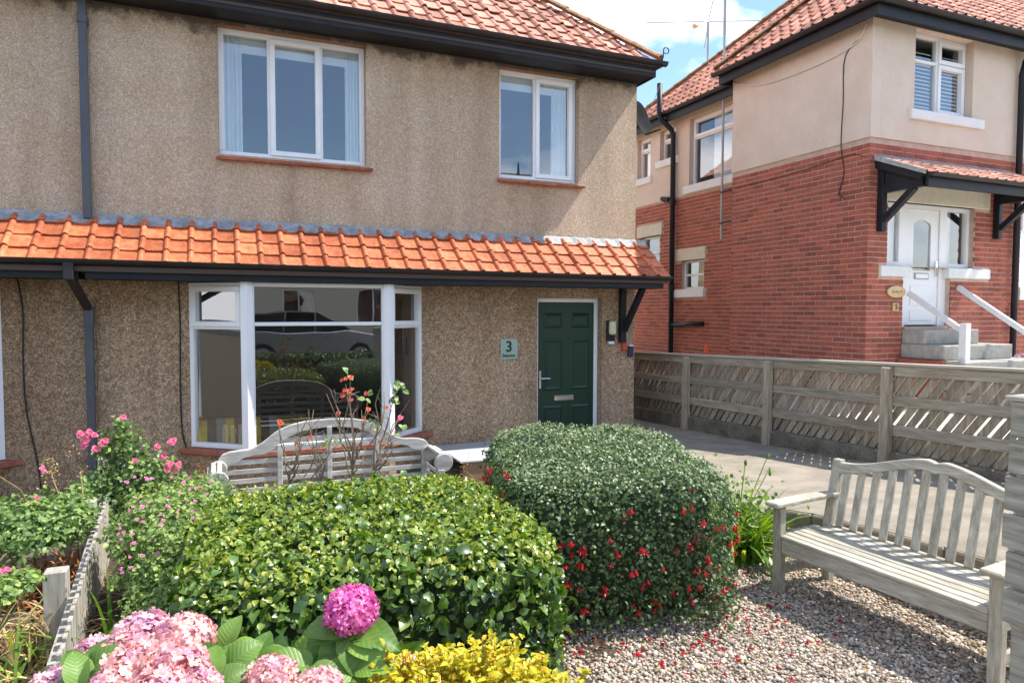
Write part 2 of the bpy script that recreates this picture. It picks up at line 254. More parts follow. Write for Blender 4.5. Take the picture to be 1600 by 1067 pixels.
# ------------------------------------------------------------------ mesh helpers
def link(o, parent=None, label=None, cat=None, group=None, kind=None):
    COL.objects.link(o)
    if parent is not None: o.parent = parent; o.matrix_parent_inverse = PINV.get(parent.name, Matrix.Identity(4))
    if label: o['label'] = label
    if cat: o['category'] = cat
    if group: o['group'] = group
    if kind: o['kind'] = kind
    return o
PINV = {}
def thing(name, loc, label, cat, group=None):
    o = bpy.data.objects.new(name, None); o.location = loc; o.empty_display_size = .1
    link(o, None, label, cat, group); PINV[o.name] = Matrix.Translation(-Vector(loc)); return o
class MB:
    def __init__(s): s.v = []; s.f = []
    def add(s, vs, fs):
        k = len(s.v); s.v += [tuple(p) for p in vs]; s.f += [tuple(i+k for i in f) for f in fs]; return s
    def hexa(s, c): return s.add(c, [(0, 3, 2, 1), (4, 5, 6, 7), (0, 1, 5, 4), (1, 2, 6, 5), (2, 3, 7, 6), (3, 0, 4, 7)])
    def box(s, x0, x1, y0, y1, z0, z1):
        return s.hexa([(x0, y0, z0), (x1, y0, z0), (x1, y1, z0), (x0, y1, z0), (x0, y0, z1), (x1, y0, z1), (x1, y1, z1), (x0, y1, z1)])
    def ubox(s, fr, u0, u1, v0, v1, n0, n1):
        o, u, n = fr; z = Vector((0, 0, 1)); P = lambda a, b, c: o+u*a+z*b+n*c
        return s.hexa([P(u0, v0, n0), P(u1, v0, n0), P(u1, v0, n1), P(u0, v0, n1), P(u0, v1, n0), P(u1, v1, n0), P(u1, v1, n1), P(u0, v1, n1)])
    def beam(s, a, b, w, h, up=(0, 0, 1)):
        a = Vector(a); b = Vector(b); d = (b-a).normalized(); x = d.cross(Vector(up)).normalized()*w/2; y = x.cross(d).normalized()*h/2
        return s.hexa([a-x-y, a+x-y, a+x+y, a-x+y, b-x-y, b+x-y, b+x+y, b-x+y])
    def tube(s, pts, r, n=8, cap=True):
        pts = [Vector(p) for p in pts]; k0 = len(s.v); rs = r if isinstance(r, (list, tuple)) else [r]*len(pts)
        t0 = (pts[1]-pts[0]).normalized(); ref = Vector((0, 0, 1)) if abs(t0.z) < .9 else Vector((1, 0, 0)); x = t0.cross(ref).normalized()
        for i, p in enumerate(pts):
            t = (pts[min(i+1, len(pts)-1)]-pts[max(i-1, 0)]).normalized(); x = (x-t*x.dot(t)).normalized(); y = t.cross(x)
            s.v += [tuple(p+(x*math.cos(a)+y*math.sin(a))*rs[i]) for a in (2*math.pi*j/n for j in range(n))]
        for i in range(len(pts)-1):
            for j in range(n):
                a = k0+i*n+j; b = k0+i*n+(j+1) % n; s.f.append((a, b, b+n, a+n))
        if cap: s.f.append(tuple(k0+j for j in reversed(range(n)))); s.f.append(tuple(k0+(len(pts)-1)*n+j for j in range(n)))
        return s
    def prism(s, poly, d):
        n = len(poly); d = Vector(d); a = [Vector(p) for p in poly]
        return s.add(a+[p+d for p in a], [tuple(reversed(range(n))), tuple(range(n, 2*n))]+[(i, (i+1) % n, (i+1) % n+n, i+n) for i in range(n)])
    def lathe(s, c, prof, n=16):
        k0 = len(s.v); c = Vector(c)
        for r, z in prof: s.v += [(c.x+r*math.cos(2*math.pi*j/n), c.y+r*math.sin(2*math.pi*j/n), c.z+z) for j in range(n)]
        for i in range(len(prof)-1):
            for j in range(n): a = k0+i*n+j; b = k0+i*n+(j+1) % n; s.f.append((a, b, b+n, a+n))
        s.f.append(tuple(k0+j for j in reversed(range(n)))); s.f.append(tuple(k0+(len(prof)-1)*n+j for j in range(n))); return s
    def mesh(s, name, m, bevel=0, smooth=False):
        me = bpy.data.meshes.new(name); me.from_pydata(s.v, [], s.f)
        bm = bmesh.new(); bm.from_mesh(me)
        bmesh.ops.recalc_face_normals(bm, faces=bm.faces)
        if bevel: bmesh.ops.bevel(bm, geom=bm.edges[:], offset=bevel, segments=1, affect='EDGES', clamp_overlap=True)
        bm.to_mesh(me); bm.free(); me.materials.append(MATS[m])
        if smooth: me.shade_smooth(); 
        return me
    def build(s, name, m, parent=None, label=None, cat=None, group=None, kind=None, bevel=0, smooth=False):
        return link(bpy.data.objects.new(name, s.mesh(name, m, bevel, smooth)), parent, label, cat, group, kind)
def box(name, m, b, parent=None, bevel=0, **k): return MB().box(*b).build(name, m, parent, bevel=bevel, **k)
def inst(name, me, mw, parent=None):
    o = bpy.data.objects.new(name, me); COL.objects.link(o)
    if parent is not None: o.parent = parent; o.matrix_parent_inverse = PINV.get(parent.name, Matrix.Identity(4))
    o.matrix_basis = mw; return o
def wall_holes(mb, fr, u0, u1, v0, v1, holes, t):
    us = sorted({u0, u1, *[x for h in holes for x in h[:2]]}); vs = sorted({v0, v1, *[x for h in holes for x in h[2:]]})
    us = [u for u in us if u0 <= u <= u1]; vs = [v for v in vs if v0 <= v <= v1]
    o, u, n = fr; z = Vector((0, 0, 1)); P = lambda a, b, c: o+u*a+z*b+n*c
    inside = lambda a, b: any(h[0] < a < h[1] and h[2] < b < h[3] for h in holes)
    for i in range(len(us)-1):
        for j in range(len(vs)-1):
            if inside((us[i]+us[i+1])/2, (vs[j]+vs[j+1])/2): continue
            for d in (0, -t): mb.add([P(us[i], vs[j], d), P(us[i+1], vs[j], d), P(us[i+1], vs[j+1], d), P(us[i], vs[j+1], d)], [(0, 1, 2, 3)])
    for h in list(holes)+[(u0, u1, v0, v1)]:
        a, b, c, d = h; q = [(a, c), (b, c), (b, d), (a, d)]
        for k in range(4):
            p, r = q[k], q[(k+1) % 4]; mb.add([P(*p, 0), P(*r, 0), P(*r, -t), P(*p, -t)], [(0, 1, 2, 3)])
    return mb
def window(house, fr, u0, u1, v0, v1, n0, lights, fw=.055, name='window', depth=.07, label=None):
    """frame on plane n0 (outward), lights: list of (u0,u1,v0,v1,is_sash) as fractions"""
    mb = MB(); n1 = n0-depth
    mb.ubox(fr, u0, u1, v0, v0+fw, n1, n0).ubox(fr, u0, u1, v1-fw, v1, n1, n0).ubox(fr, u0, u0+fw, v0+fw, v1-fw, n1, n0).ubox(fr, u1-fw, u1, v0+fw, v1-fw, n1, n0)
    iu0, iu1, iv0, iv1 = u0+fw, u1-fw, v0+fw, v1-fw; m = .022
    LU = lambda f: iu0+(iu1-iu0)*f
    LV = lambda f: iv0+(iv1-iv0)*f
    for a in sorted({l[0] for l in lights}-{0}):
        vs = [(l[2], l[3]) for l in lights if l[0] == a]; mb.ubox(fr, LU(a)-m, LU(a)+m, LV(min(v[0] for v in vs)), LV(max(v[1] for v in vs)), n1, n0-.004)
    for l in lights:
        if l[2] > 0: mb.ubox(fr, LU(l[0])+(m if l[0] > 0 else 0), LU(l[1])-(m if l[1] < 1 else 0), LV(l[2])-m, LV(l[2])+m, n1, n0-.006)
    w = mb.build(name, 'upvc', house, bevel=.006, label=label)
    for a, b, c, d, s in lights:
        x0 = LU(a)+(m if a > 0 else 0); x1 = LU(b)-(m if b < 1 else 0); y0 = LV(c)+(m if c > 0 else 0); y1 = LV(d)-(m if d < 1 else 0)
        if s:
            e = .014; f2 = .062; sm = MB(); A, B, C, D = x0-e, x1+e, y0-e, y1+e
            sm.ubox(fr, A, B, C, C+f2, n1+.01, n0+.022).ubox(fr, A, B, D-f2, D, n1+.01, n0+.022).ubox(fr, A, A+f2, C+f2, D-f2, n1+.01, n0+.022).ubox(fr, B-f2, B, C+f2, D-f2, n1+.01, n0+.022)
            sm.build('sash', 'upvc', w, bevel=.007)
            x0, x1, y0, y1 = A+f2-.004, B-f2+.004, C+f2-.004, D-f2+.004
        MB().ubox(fr, x0+.002, x1-.002, y0+.002, y1-.002, n0-.045, n0-.039).build('pane', 'glass', w)
    return w
def text(name, s, size, m, loc, fr, parent, depth=.003):
    cu = bpy.data.curves.new(name, 'FONT'); cu.body = s; cu.size = size; cu.extrude = depth; cu.align_x = 'CENTER'; cu.align_y = 'CENTER'; cu.offset = size*.018
    o = bpy.data.objects.new(name, cu); COL.objects.link(o); bpy.context.view_layer.update()
    me = bpy.data.meshes.new_from_object(o.evaluated_get(bpy.context.evaluated_depsgraph_get())); bpy.data.objects.remove(o)
    me.materials.clear(); me.materials.append(MATS[m])
    _, u, n = fr; z = Vector((0, 0, 1)); mw = Matrix.Identity(4)
    for i in range(3): mw[i][0], mw[i][1], mw[i][2], mw[i][3] = u[i], z[i], n[i], loc[i]
    me.transform(mw); return link(bpy.data.objects.new(name, me), parent)

# ---- scattering many small pieces
def tri_template(V, F):
    T = []
    for f in F:
        for k in range(1, len(f)-1): T.append((f[0], f[k], f[k+1]))
    return np.array(V, float), np.array(T, int)
def joined(name, parts, m, parent=None, smooth=False, **kw):
    """parts: list of (template(V,T), mats (n,3,3), pos (n,3))"""
    VV = []; TT = []; k = 0
    for (V, T), A, P in parts:
        n = len(P)
        if n == 0: continue
        W_ = np.einsum('nij,vj->nvi', A, V)+P[:, None, :]; VV.append(W_.reshape(-1, 3))
        TT.append((T[None]+(np.arange(n)*len(V))[:, None, None]+k).reshape(-1, 3)); k += n*len(V)
    VV = np.concatenate(VV); TT = np.concatenate(TT)
    me = bpy.data.meshes.new(name); me.vertices.add(len(VV)); me.loops.add(len(TT)*3); me.polygons.add(len(TT))
    me.vertices.foreach_set('co', VV.astype('f').ravel()); me.loops.foreach_set('vertex_index', TT.astype('i').ravel())
    me.polygons.foreach_set('loop_start', np.arange(len(TT), dtype='i')*3); me.update(calc_edges=True)
    me.polygons.foreach_set('use_smooth', np.full(len(TT), smooth)); me.materials.append(MATS[m])
    return link(bpy.data.objects.new(name, me), parent, **kw)
def tmesh(name, tpl, m, smooth=False):
    me = bpy.data.meshes.new(name); me.from_pydata([tuple(v) for v in tpl[0]], [], [tuple(int(i) for i in t) for t in tpl[1]]); me.materials.append(MATS[m])
    if smooth: me.shade_smooth()
    return me
def frames(nrm, roll=None, along=None):
    """matrices whose columns are (side, length, normal)"""
    n = nrm/np.linalg.norm(nrm, axis=1, keepdims=True); k = len(n)
    r = rng.normal(size=(k, 3)) if along is None else along
    a = r-n*np.sum(r*n, 1, keepdims=True); a /= np.linalg.norm(a, axis=1, keepdims=True)+1e-9
    return np.stack([np.cross(a, n), a, n], 2)
def m4(A, p):
    m = Matrix.Identity(4)
    for i in range(3):
        for j in range(3): m[i][j] = A[i, j]
        m[i][3] = p[i]
    return m
def leaves(parent, tpl, A, P, m, nparts=300, name='leaf', bulk='foliage', smooth=False, score=None):
    """the largest in view as single parts, the rest as one joined part"""
    c = np.array(CAM); q = P-c; z = q@np.array(fwd); x = 800+FPX*(q@np.array(r2))/np.maximum(z, .05); y = 533.5-FPX*(q@np.array(u2))/np.maximum(z, .05)
    vis = (z > .1) & (x > 0) & (x < 1600) & (y > 0) & (y < 1067)
    size = np.cbrt(np.abs(np.linalg.det(A)))/np.maximum(z, .1)
    sc = np.where(vis, size, 0) if score is None else np.where(vis, score, -1e9)
    order = np.argsort(-sc); one = order[:nparts]; rest = order[nparts:]
    if nparts:
        me = tmesh(name, tpl, m, smooth)
        for i in one: inst(name, me, m4(A[i], P[i]), parent)
    if len(rest): joined(bulk, [(tpl, A[rest], P[rest])], m, parent, smooth, kind='stuff')
def leaf_tpl(w=.3, fold=.10, curl=.12, rows=3):
    V = [(0, 0, 0)]; F = []
    ts = [.28, .62] if rows == 3 else [.18, .4, .65, .85]
    ws = [w*.85, w*.9] if rows == 3 else [w*.75, w, w*.8, w*.42]
    for t, ww in zip(ts, ws):
        zc = curl*math.sin(t*math.pi)-.0; V += [(-ww, t, zc+fold), (0, t, zc), (ww, t, zc+fold)]
    V.append((0, 1, -.02)); k = len(ts)
    F += [(0, 2, 1), (0, 3, 2)]
    for i in range(k-1):
        a = 1+3*i; F += [(a, a+1, a+4, a+3), (a+1, a+2, a+5, a+4)]
    a = 1+3*(k-1); e = len(V)-1; F += [(a, a+1, e), (a+1, a+2, e)]
    return tri_template(V, F)

# ------------------------------------------------------------------ roof tiles
def tile_tpl(W_, l, roll=.036, rw=.06, t=.014, lift=.022):
    pr = [(0, 0), (.06, .5), (.27, .88), (.5, 1), (.73, .88), (.94, .5), (1.0, .1)]
    P = [(x*rw, z*roll) for x, z in pr]+[((rw+W_)/2, 0), (W_+.004, .006)]
    n = len(P); V = [(x, 0, z+lift) for x, z in P]+[(x, l, z) for x, z in P]+[(x, 0, z+lift-t) for x, z in P]
    F = [(i, i+1, n+i+1, n+i) for i in range(n-1)]+[(i, 2*n+i, 2*n+i+1, i+1) for i in range(n-1)]
    V += [(0, 0, lift-t), (0, l, -t)]
    F += [(0, n, len(V)-1, len(V)-2)]
    return tri_template(V, F)
def tile_field(parent, org, ua, ub, poly, W_, gauge, l, tpl, m, nparts, under=True, name='tile', jit=.004, b0=-.03):
    org = Vector(org); ua = Vector(ua).normalized(); ub = Vector(ub).normalized(); un = ua.cross(ub).normalized()
    if un.z < 0: un = -un
    A0 = np.array([ua, ub, un]).T
    if np.linalg.det(A0) < 0: pass
    k = len(poly); area = sum(poly[i][0]*poly[(i+1) % k][1]-poly[(i+1) % k][0]*poly[i][1] for i in range(k))
    if area < 0: poly = poly[::-1]
    edges = [(poly[i], poly[(i+1) % k]) for i in range(k)]
    def side(p): return min(((b[0]-a[0])*(p[1]-a[1])-(b[1]-a[1])*(p[0]-a[0]))/math.hypot(b[0]-a[0], b[1]-a[1]) for a, b in edges)
    amax = max(p[0] for p in poly); amin = min(p[0] for p in poly); bmax = max(p[1] for p in poly)
    full = []; part = []
    for r in range(int((bmax-b0)/gauge)+1):
        b = b0+r*gauge
        for c in range(math.floor(amin/W_), int(amax/W_)+1):
            a = c*W_; cs = [side((a, b)), side((a+W_, b)), side((a+W_, b+gauge)), side((a, b+gauge))]
            mi = min(cs)
            if mi >= -.035: full.append((a, b))
            elif max(cs) > .02: part.append((a, b))
    mk = lambda ab: (org+ua*ab[0]+ub*ab[1]+un*(.012+random.uniform(-jit, jit)))
    def rot():
        e = random.uniform(-.012, .012); f = random.uniform(-.01, .01)
        return A0@np.array([[1, -e, 0], [e, 1, f], [0, -f, 1]])
    if full:
        P = np.array([mk(p) for p in full]); A = np.array([rot() for _ in full])
        leaves(parent, tpl, A, P, m, nparts, name, 'more_tiles')
    if part:
        bm = bmesh.new()
        for p in part:
            q = mk(p); vs = [bm.verts.new(q+Vector(A0@v)) for v in tpl[0]]
            for t in tpl[1]: bm.faces.new([vs[i] for i in t])
        for a, b in edges:
            nrm2 = Vector((b[1]-a[1], -(b[0]-a[0]))).normalized()   # outward for ccw
            co = org+ua*a[0]+ub*a[1]; no = ua*nrm2.x+ub*nrm2.y
            if a[1] < .01 and b[1] < .01: co = co-ub*.06
            bmesh.ops.bisect_plane(bm, geom=bm.verts[:]+bm.edges[:]+bm.faces[:], plane_co=co, plane_no=no, clear_outer=True)
        me = bpy.data.meshes.new('cut_tiles'); bm.to_mesh(me); bm.free(); me.materials.append(MATS[m])
        link(bpy.data.objects.new('cut_tiles', me), parent, kind='stuff')
    if under:
        mb = MB(); pts = [org+ua*p[0]+ub*p[1]-un*.012 for p in poly]; mb.prism(pts, -un*.05); mb.build('roof_deck', 'underlay', parent)
def hip_tiles(parent, a, b, m, r=.11, l=.42, name='hip_tile'):
    a = Vector(a); b = Vector(b); d = (b-a); n = max(1, int(d.length/l)); d.normalize()
    side = d.cross(Vector((0, 0, 1))).normalized(); up = side.cross(d).normalized()
    mb = MB(); K = 6; V = []; F = []
    for k, (t, rr) in enumerate(((0, r*1.08), (.06, r*1.1), (.061, r), (l+.05, r*.93))):
        for j in range(K+1):
            an = math.pi*(j/K)*.86+math.pi*.07; V.append(Vector((math.cos(an)*rr, t, math.sin(an)*rr*.72)))
    for k in range(3):
        for j in range(K): F.append((k*(K+1)+j, k*(K+1)+j+1, (k+1)*(K+1)+j+1, (k+1)*(K+1)+j))
    s = len(V); V += [v*.84+Vector((0, 0, 0)) if False else Vector((v.x*.86, v.y, v.z*.84)) for v in V[:K+1]]
    F += [(j, s+j, s+j+1, j+1) for j in range(K)]
    mb.add(V, F); me = mb.mesh(name, m, smooth=False)
    for i in range(n):
        p = a+d*(i*l)+up*(.0+random.uniform(-.006, .006)); mw = Matrix.Identity(4)
        for q in range(3): mw[q][0], mw[q][1], mw[q][2], mw[q][3] = side[q], d[q], up[q], p[q]
        inst(name, me, mw@Matrix.Rotation(random.uniform(-.02, .02), 4, 'Z'), parent)
def gutter(parent, a, b, r=.058, n=None, brackets=(), m='gutter_plastic', joint=1.0):
    a = Vector(a); b = Vector(b); d = (b-a).normalized(); s = d.cross(Vector((0, 0, 1))).normalized(); mb = MB()
    K = 8; V = []; F = []
    for p in (a, b):
        for rr in (r, r*.9):
            for j in range(K+1):
                an = math.pi*j/K; V.append(p+s*math.cos(an)*rr-Vector((0, 0, 1))*math.sin(an)*rr*.95)
    q = K+1
    for j in range(K): F += [(j, j+1, 2*q+j+1, 2*q+j), (q+j, 3*q+j, 3*q+j+1, q+j+1)]
    F += [(0, 2*q, 3*q, q), (K, q+K, 3*q+K, 2*q+K), tuple(range(q)), tuple(reversed(range(2*q, 3*q)))]
    mb.add(V, F); g = mb.build('gutter', m, parent)
    ln = (b-a).length; k = max(1, int(ln/joint))
    for i in range(k):
        c = a+d*((i+.5)*ln/k); jb = MB(); V = []
        for t in (-.022, .022):
            for j in range(K+1):
                an = math.pi*j/K; V.append(c+d*t+s*math.cos(an)*r*1.09-Vector((0, 0, 1))*(math.sin(an)*r*1.06-.002))
        jb.add(V, [(j, j+1, q+j+1, q+j) for j in range(K)]); jb.build('gutter_joint', m, g)
    return g

# ------------------------------------------------------------------ ground
def ground_z(x, y): return 0 if y < 4.6 else (-.14*min(1, (y-4.6)/1.8))
xs = [-120, -30, -8, -4, -2, 0, 2, 4, 6, 8, 12, 30, 120]; ys = [-150, -40, -12, -2, 0, 2, 4, 4.6, 5.2, 5.8, 6.4, 9, 14, 30, 150]
mb = MB(); V = [(x, y, ground_z(x, y)-.03) for y in ys for x in xs]; nx = len(xs)
mb.add(V, [(j*nx+i, j*nx+i+1, (j+1)*nx+i+1, (j+1)*nx+i) for j in range(len(ys)-1) for i in range(nx-1)]); mb.build('ground', 'earth', kind='structure')
# raised concrete side path with its edge towards the gravel
def path_z(y): return float(np.interp(y, [2, 3, 4, 5.3, 7, 10, 16], [.43, .39, .325, .21, .12, .0, -.05]))
mb = MB(); PE = [(4.32, 1.3), (4.32, 2.6), (4.32, 3.3), (4.28, 4.0), (4.05, 4.7), (3.62, 6.1), (3.3, 7.6)]
pe2 = [(4.32, .5)]+PE
for i in range(len(pe2)-1):
    (xa, ya), (xb, yb) = pe2[i], pe2[i+1]
    mb.hexa([(xa, ya, -.2), (6.9, ya, -.2), (6.9, yb, -.2), (xb, yb, -.2), (xa, ya, path_z(ya)), (6.9, ya, path_z(ya)), (6.9, yb, path_z(yb)), (xb, yb, path_z(yb))])
mb.hexa([(5.3, 7.6, -.2), (6.9, 7.6, -.2), (6.9, 10, -.2), (5.3, 10, -.2), (5.3, 7.6, path_z(7.6)), (6.9, 7.6, path_z(7.6)), (6.9, 10, 0), (5.3, 10, 0)])
ya, yb = 10, 16; mb.hexa([(5.3, ya, -.2), (6.9, ya, -.2), (6.9, yb, -.2), (5.3, yb, -.2), (5.3, ya, path_z(ya)), (6.9, ya, path_z(ya)), (6.9, yb, path_z(yb)), (5.3, yb, path_z(yb))])
mb.build('path', 'concrete', kind='structure')
# kerb of the path: rough concrete edge stones, proud of the slab
kerb = thing('path_kerb', (4.2, 3.6, 0), 'rough concrete kerb between raised path and gravel behind the slatted bench', 'kerb')
for i in range(1, len(PE)-1):
    a = Vector((*PE[i-1], 0)); b = Vector((*PE[i], 0)); k = 2
    for j in range(k):
        p = a.lerp(b, j/k+.006); q = a.lerp(b, (j+1)/k-.006); s = Vector((-.035, 0, 0)); z0, z1 = path_z(p.y)+.006, path_z(q.y)+.006
        MB().hexa([p+s+Vector((0, 0, -.1)), p-s*2+Vector((0, 0, -.1)), q-s*2+Vector((0, 0, -.1)), q+s+Vector((0, 0, -.1)), p+s*.8+Vector((0, 0, z0-.015)), p-s*2+Vector((0, 0, z0)), q-s*2+Vector((0, 0, z1)), q+s*.8+Vector((0, 0, z1-.015))]).build('kerb_stone', 'concrete', kerb, bevel=.012)
# neighbour's paved strip and front ground on the far side of the fence
mb = MB().box(6.93, 16, -1, 20, -.2, .60); mb.build('driveway', 'pale_concrete', kind='structure')
# street behind the camera (mirrored in the bay window)
box('road', 'road', (-60, 60, -9.5, -3.5, -.1, .30), kind='structure')
box('pavement', 'pavement', (-60, 60, -3.49, -1.9, -.1, .42), kind='structure')
box('far_pavement', 'pavement', (-60, 60, -12, -9.51, -.1, .42), kind='structure')
mat('grit', (.22, .18, .145), (.34, .28, .23), 90, .95, .6, 150)
box('gravel_bed', 'grit', (1.1, 4.3, .6, 5.0, -.06, -.004), kind='structure')
# planting bed soil, a low uneven sheet
mb = MB(); n = 40; V = []
for j in range(n+1):
    for i in range(n+1):
        x = -4+6.0*i/n; y = 1.2+5.2*j/n; V.append((x, y, ground_z(x, y)-.008+.02*math.sin(x*7+y*3)*math.sin(y*9)+random.uniform(0, .012)))
mb.add(V, [(j*(n+1)+i, j*(n+1)+i+1, (j+1)*(n+1)+i+1, (j+1)*(n+1)+i) for j in range(n) for i in range(n)]); mb.build('soil_bed', 'soil', kind='structure')

# ------------------------------------------------------------------ main house
HL = 'tan pebbledash semi-detached house with green door and number 3 plate'
house = thing('semi_detached_house', (2.2, 9.0, -.14), HL, 'house')
adj = thing('semi_detached_house', (-4, 9.0, -.14), 'adjoining pebbledash house left of the grey downpipe, mostly out of frame', 'house')
YF = 8.9; ft = (Vector((0, YF, 0)), Vector((1, 0, 0)), Vector((0, -1, 0)))
W1 = (0.0, 1.74, 3.76, 5.27); W2 = (3.57, 4.81, 3.76, 5.27); DR = (4.16, 5.22, -.06, 2.10); BAY = (-.30, 2.38, .32, 2.22)
XC = 5.79; XP = -1.3
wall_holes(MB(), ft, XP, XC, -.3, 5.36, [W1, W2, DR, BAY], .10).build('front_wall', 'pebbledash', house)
wall_holes(MB(), (Vector((0, YF+.10, 0)), ft[1], ft[2]), XP, XC, -.3, 5.36, [W1, W2, DR, BAY], .18).build('inner_wall_leaf', 'room_wall', house)
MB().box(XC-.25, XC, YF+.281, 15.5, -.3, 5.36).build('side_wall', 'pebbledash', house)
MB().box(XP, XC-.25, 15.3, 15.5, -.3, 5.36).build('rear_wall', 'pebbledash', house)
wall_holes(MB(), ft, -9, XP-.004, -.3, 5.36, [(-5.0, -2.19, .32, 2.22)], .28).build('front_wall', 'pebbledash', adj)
MB().box(-9.2, -9, YF, 15.5, -.3, 5.36).box(-9, XP-.01, 15.3, 15.5, -.3, 5.36).build('rear_wall', 'pebbledash', adj)
# rooms behind the glass
box('party_wall', 'room_wall', (XP, XP+.2, YF+.29, 15.29, -.3, 5.3), house)
box('room_floor', 'room_dark', (XP+.2, XC-.25, YF+.29, 15.29, .0, .1), house)
box('upper_floor', 'ceiling_white', (XP+.2, XC-.25, YF+.285, 15.29, 2.45, 2.75), house)
box('upper_ceiling', 'ceiling_white', (XP+.2, XC-.25, YF+.285, 15.29, 5.30, 5.35), house)
box('room_divider', 'room_wall', (3.0, 3.12, YF+.29, 15.29, .1, 5.29), house)
box('room_back', 'room_wall', (XP+.2, XC-.25, 12.6, 12.7, .1, 5.29), house)
# upper windows
f11 = (Vector((0, YF+.11, 0)), ft[1], ft[2])
w1 = window(house, f11, *W1, 0, [(0, .318, 0, 1, 0), (.318, .70, 0, 1, 1), (.70, 1, 0, 1, 0)], fw=.065, label='wide three-light upper window with white curtains')
w2 = window(house, f11, *W2, 0, [(0, .47, 0, 1, 0), (.47, 1, 0, 1, 1)], fw=.065, label='two-light upper window above the green door')
for w, (a, b, c, d) in ((w1, W1), (w2, W2)):
    for k in range(3):
        x0 = a-.03+(b-a+.10)*k/3; x1 = a-.03+(b-a+.10)*(k+1)/3-.004
        MB().hexa([(x0, YF-.075, c-.075), (x1, YF-.075, c-.075), (x1, YF+.10, c-.06), (x0, YF+.10, c-.06), (x0, YF-.085, c-.04), (x1, YF-.085, c-.04), (x1, YF+.11, c+.006), (x0, YF+.11, c+.006)]).build('sill_tile', 'sill_tile', w, bevel=.006)
    box('pelmet_blind', 'curtain', (a+.04, b-.04, YF+.195, YF+.205, d-.24, d-.02), w)
def curtain(parent, x0, x1, y, z0, z1, folds=5):
    mb = MB(); n = folds*6; V = []
    for i in range(n+1):
        x = x0+(x1-x0)*i/n; o = .025*math.sin(i/6*2*math.pi)+.008*math.sin(i*1.7); V += [(x, y+o, z0), (x, y+o*.7, z1)]
    mb.add(V, [(2*i, 2*i+2, 2*i+3, 2*i+1) for i in range(n)]); return mb.build('curtain', 'curtain', parent, smooth=True)
curtain(w1, W1[0]+.03, W1[0]+.27, YF+.185, 3.5, 5.2); curtain(w1, W1[1]-.24, W1[1]-.03, YF+.185, 3.5, 5.2); curtain(w2, W2[1]-.36, W2[1]-.12, YF+.185, 3.5, 5.2)
# reveals in bare reddish render over the heads
for (a, b, c, d) in (W1, W2): box('window_head', 'reveal', (a+.001, b-.001, YF+.012, YF+.109, d-.004, d-.0005), house)

# bay windows
def bay(parent, x0, x1, flip=False):
    xs = [x0, x0+.62, x1-.56, x1] if not flip else [x0, x0+.56, x1-.62, x1]
    z0, z1 = .30, 2.235; yb, yf = YF-.005, YF-.50
    pts = [Vector((xs[0], yb, 0)), Vector((xs[1], yf, 0)), Vector((xs[2], yf, 0)), Vector((xs[3], yb, 0))]
    for i in range(3):
        a, b = pts[i], pts[i+1]; u = (b-a); ln = u.length; u.normalize(); n = Vector((u.y, -u.x, 0))
        fr = (a, u, n); e0 = .005; 
        if i == 1: window(parent, fr, .035, ln-.035, z0, z1, .0, [(0, 1, 0, .765, 0), (0, 1, .765, 1, 0)], fw=.05, name='bay_window', label='large front pane of the bay window')
        else: window(parent, fr, .004, ln-.03 if i == 0 else ln-.004, z0, z1, .0, [(0, 1, 0, .745, 0), (0, 1, .745, 1, 1)], fw=.058, name='bay_window')
    for p in pts[1:3]: MB().tube([p+Vector((0, .02, z0)), p+Vector((0, .02, z1))], .075, 6).build('corner_post', 'upvc', parent)
    sl = [Vector((xs[0]-.14, yb, 0)), Vector((xs[1]-.03, yf-.10, 0)), Vector((xs[2]+.03, yf-.10, 0)), Vector((xs[3]+.16, yb, 0))]
    MB().prism([p+Vector((0, 0, z0-.075)) for p in sl], (0, 0, .07)).build('bay_sill', 'sill_tile', parent, bevel=.012)
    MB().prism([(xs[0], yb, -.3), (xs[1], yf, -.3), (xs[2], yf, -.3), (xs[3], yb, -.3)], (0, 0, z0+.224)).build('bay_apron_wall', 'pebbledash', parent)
    MB().prism([(xs[0], yb, z1+.002), (xs[1], yf, z1+.002), (xs[2], yf, z1+.002), (xs[3], yb, z1+.002)], (0, 0, .12)).build('bay_head', 'black_paint', parent)
bay(house, -.36, 2.46); bay(adj, -5.06, -2.17, True)
# sofa inside the bay
sofa = thing('sofa', (.5, 9.6, .1), 'mustard and charcoal striped sofa inside the bay window', 'sofa')
MB().box(-.2, 1.1, 9.35, 10.0, .1, .45).build('seat', 'mustard', sofa, bevel=.05)
mb = MB(); 
for k in range(9):
    x0 = -.28+k*.1; 
    P = [(x0, 9.02+.16*math.cos(t), .36+.24*math.sin(t)+.02*k*0) for t in [math.pi*j/8 for j in range(9)]]
    MB().prism([(p[0], p[1], p[2]) for p in P]+[(x0, 8.86, .1), (x0, 9.18, .1)], (.098, 0, 0)).build('stripe_cushion', 'mustard' if k % 3 == 0 else ('charcoal_cloth' if k % 3 == 1 else 'room_wall'), sofa)

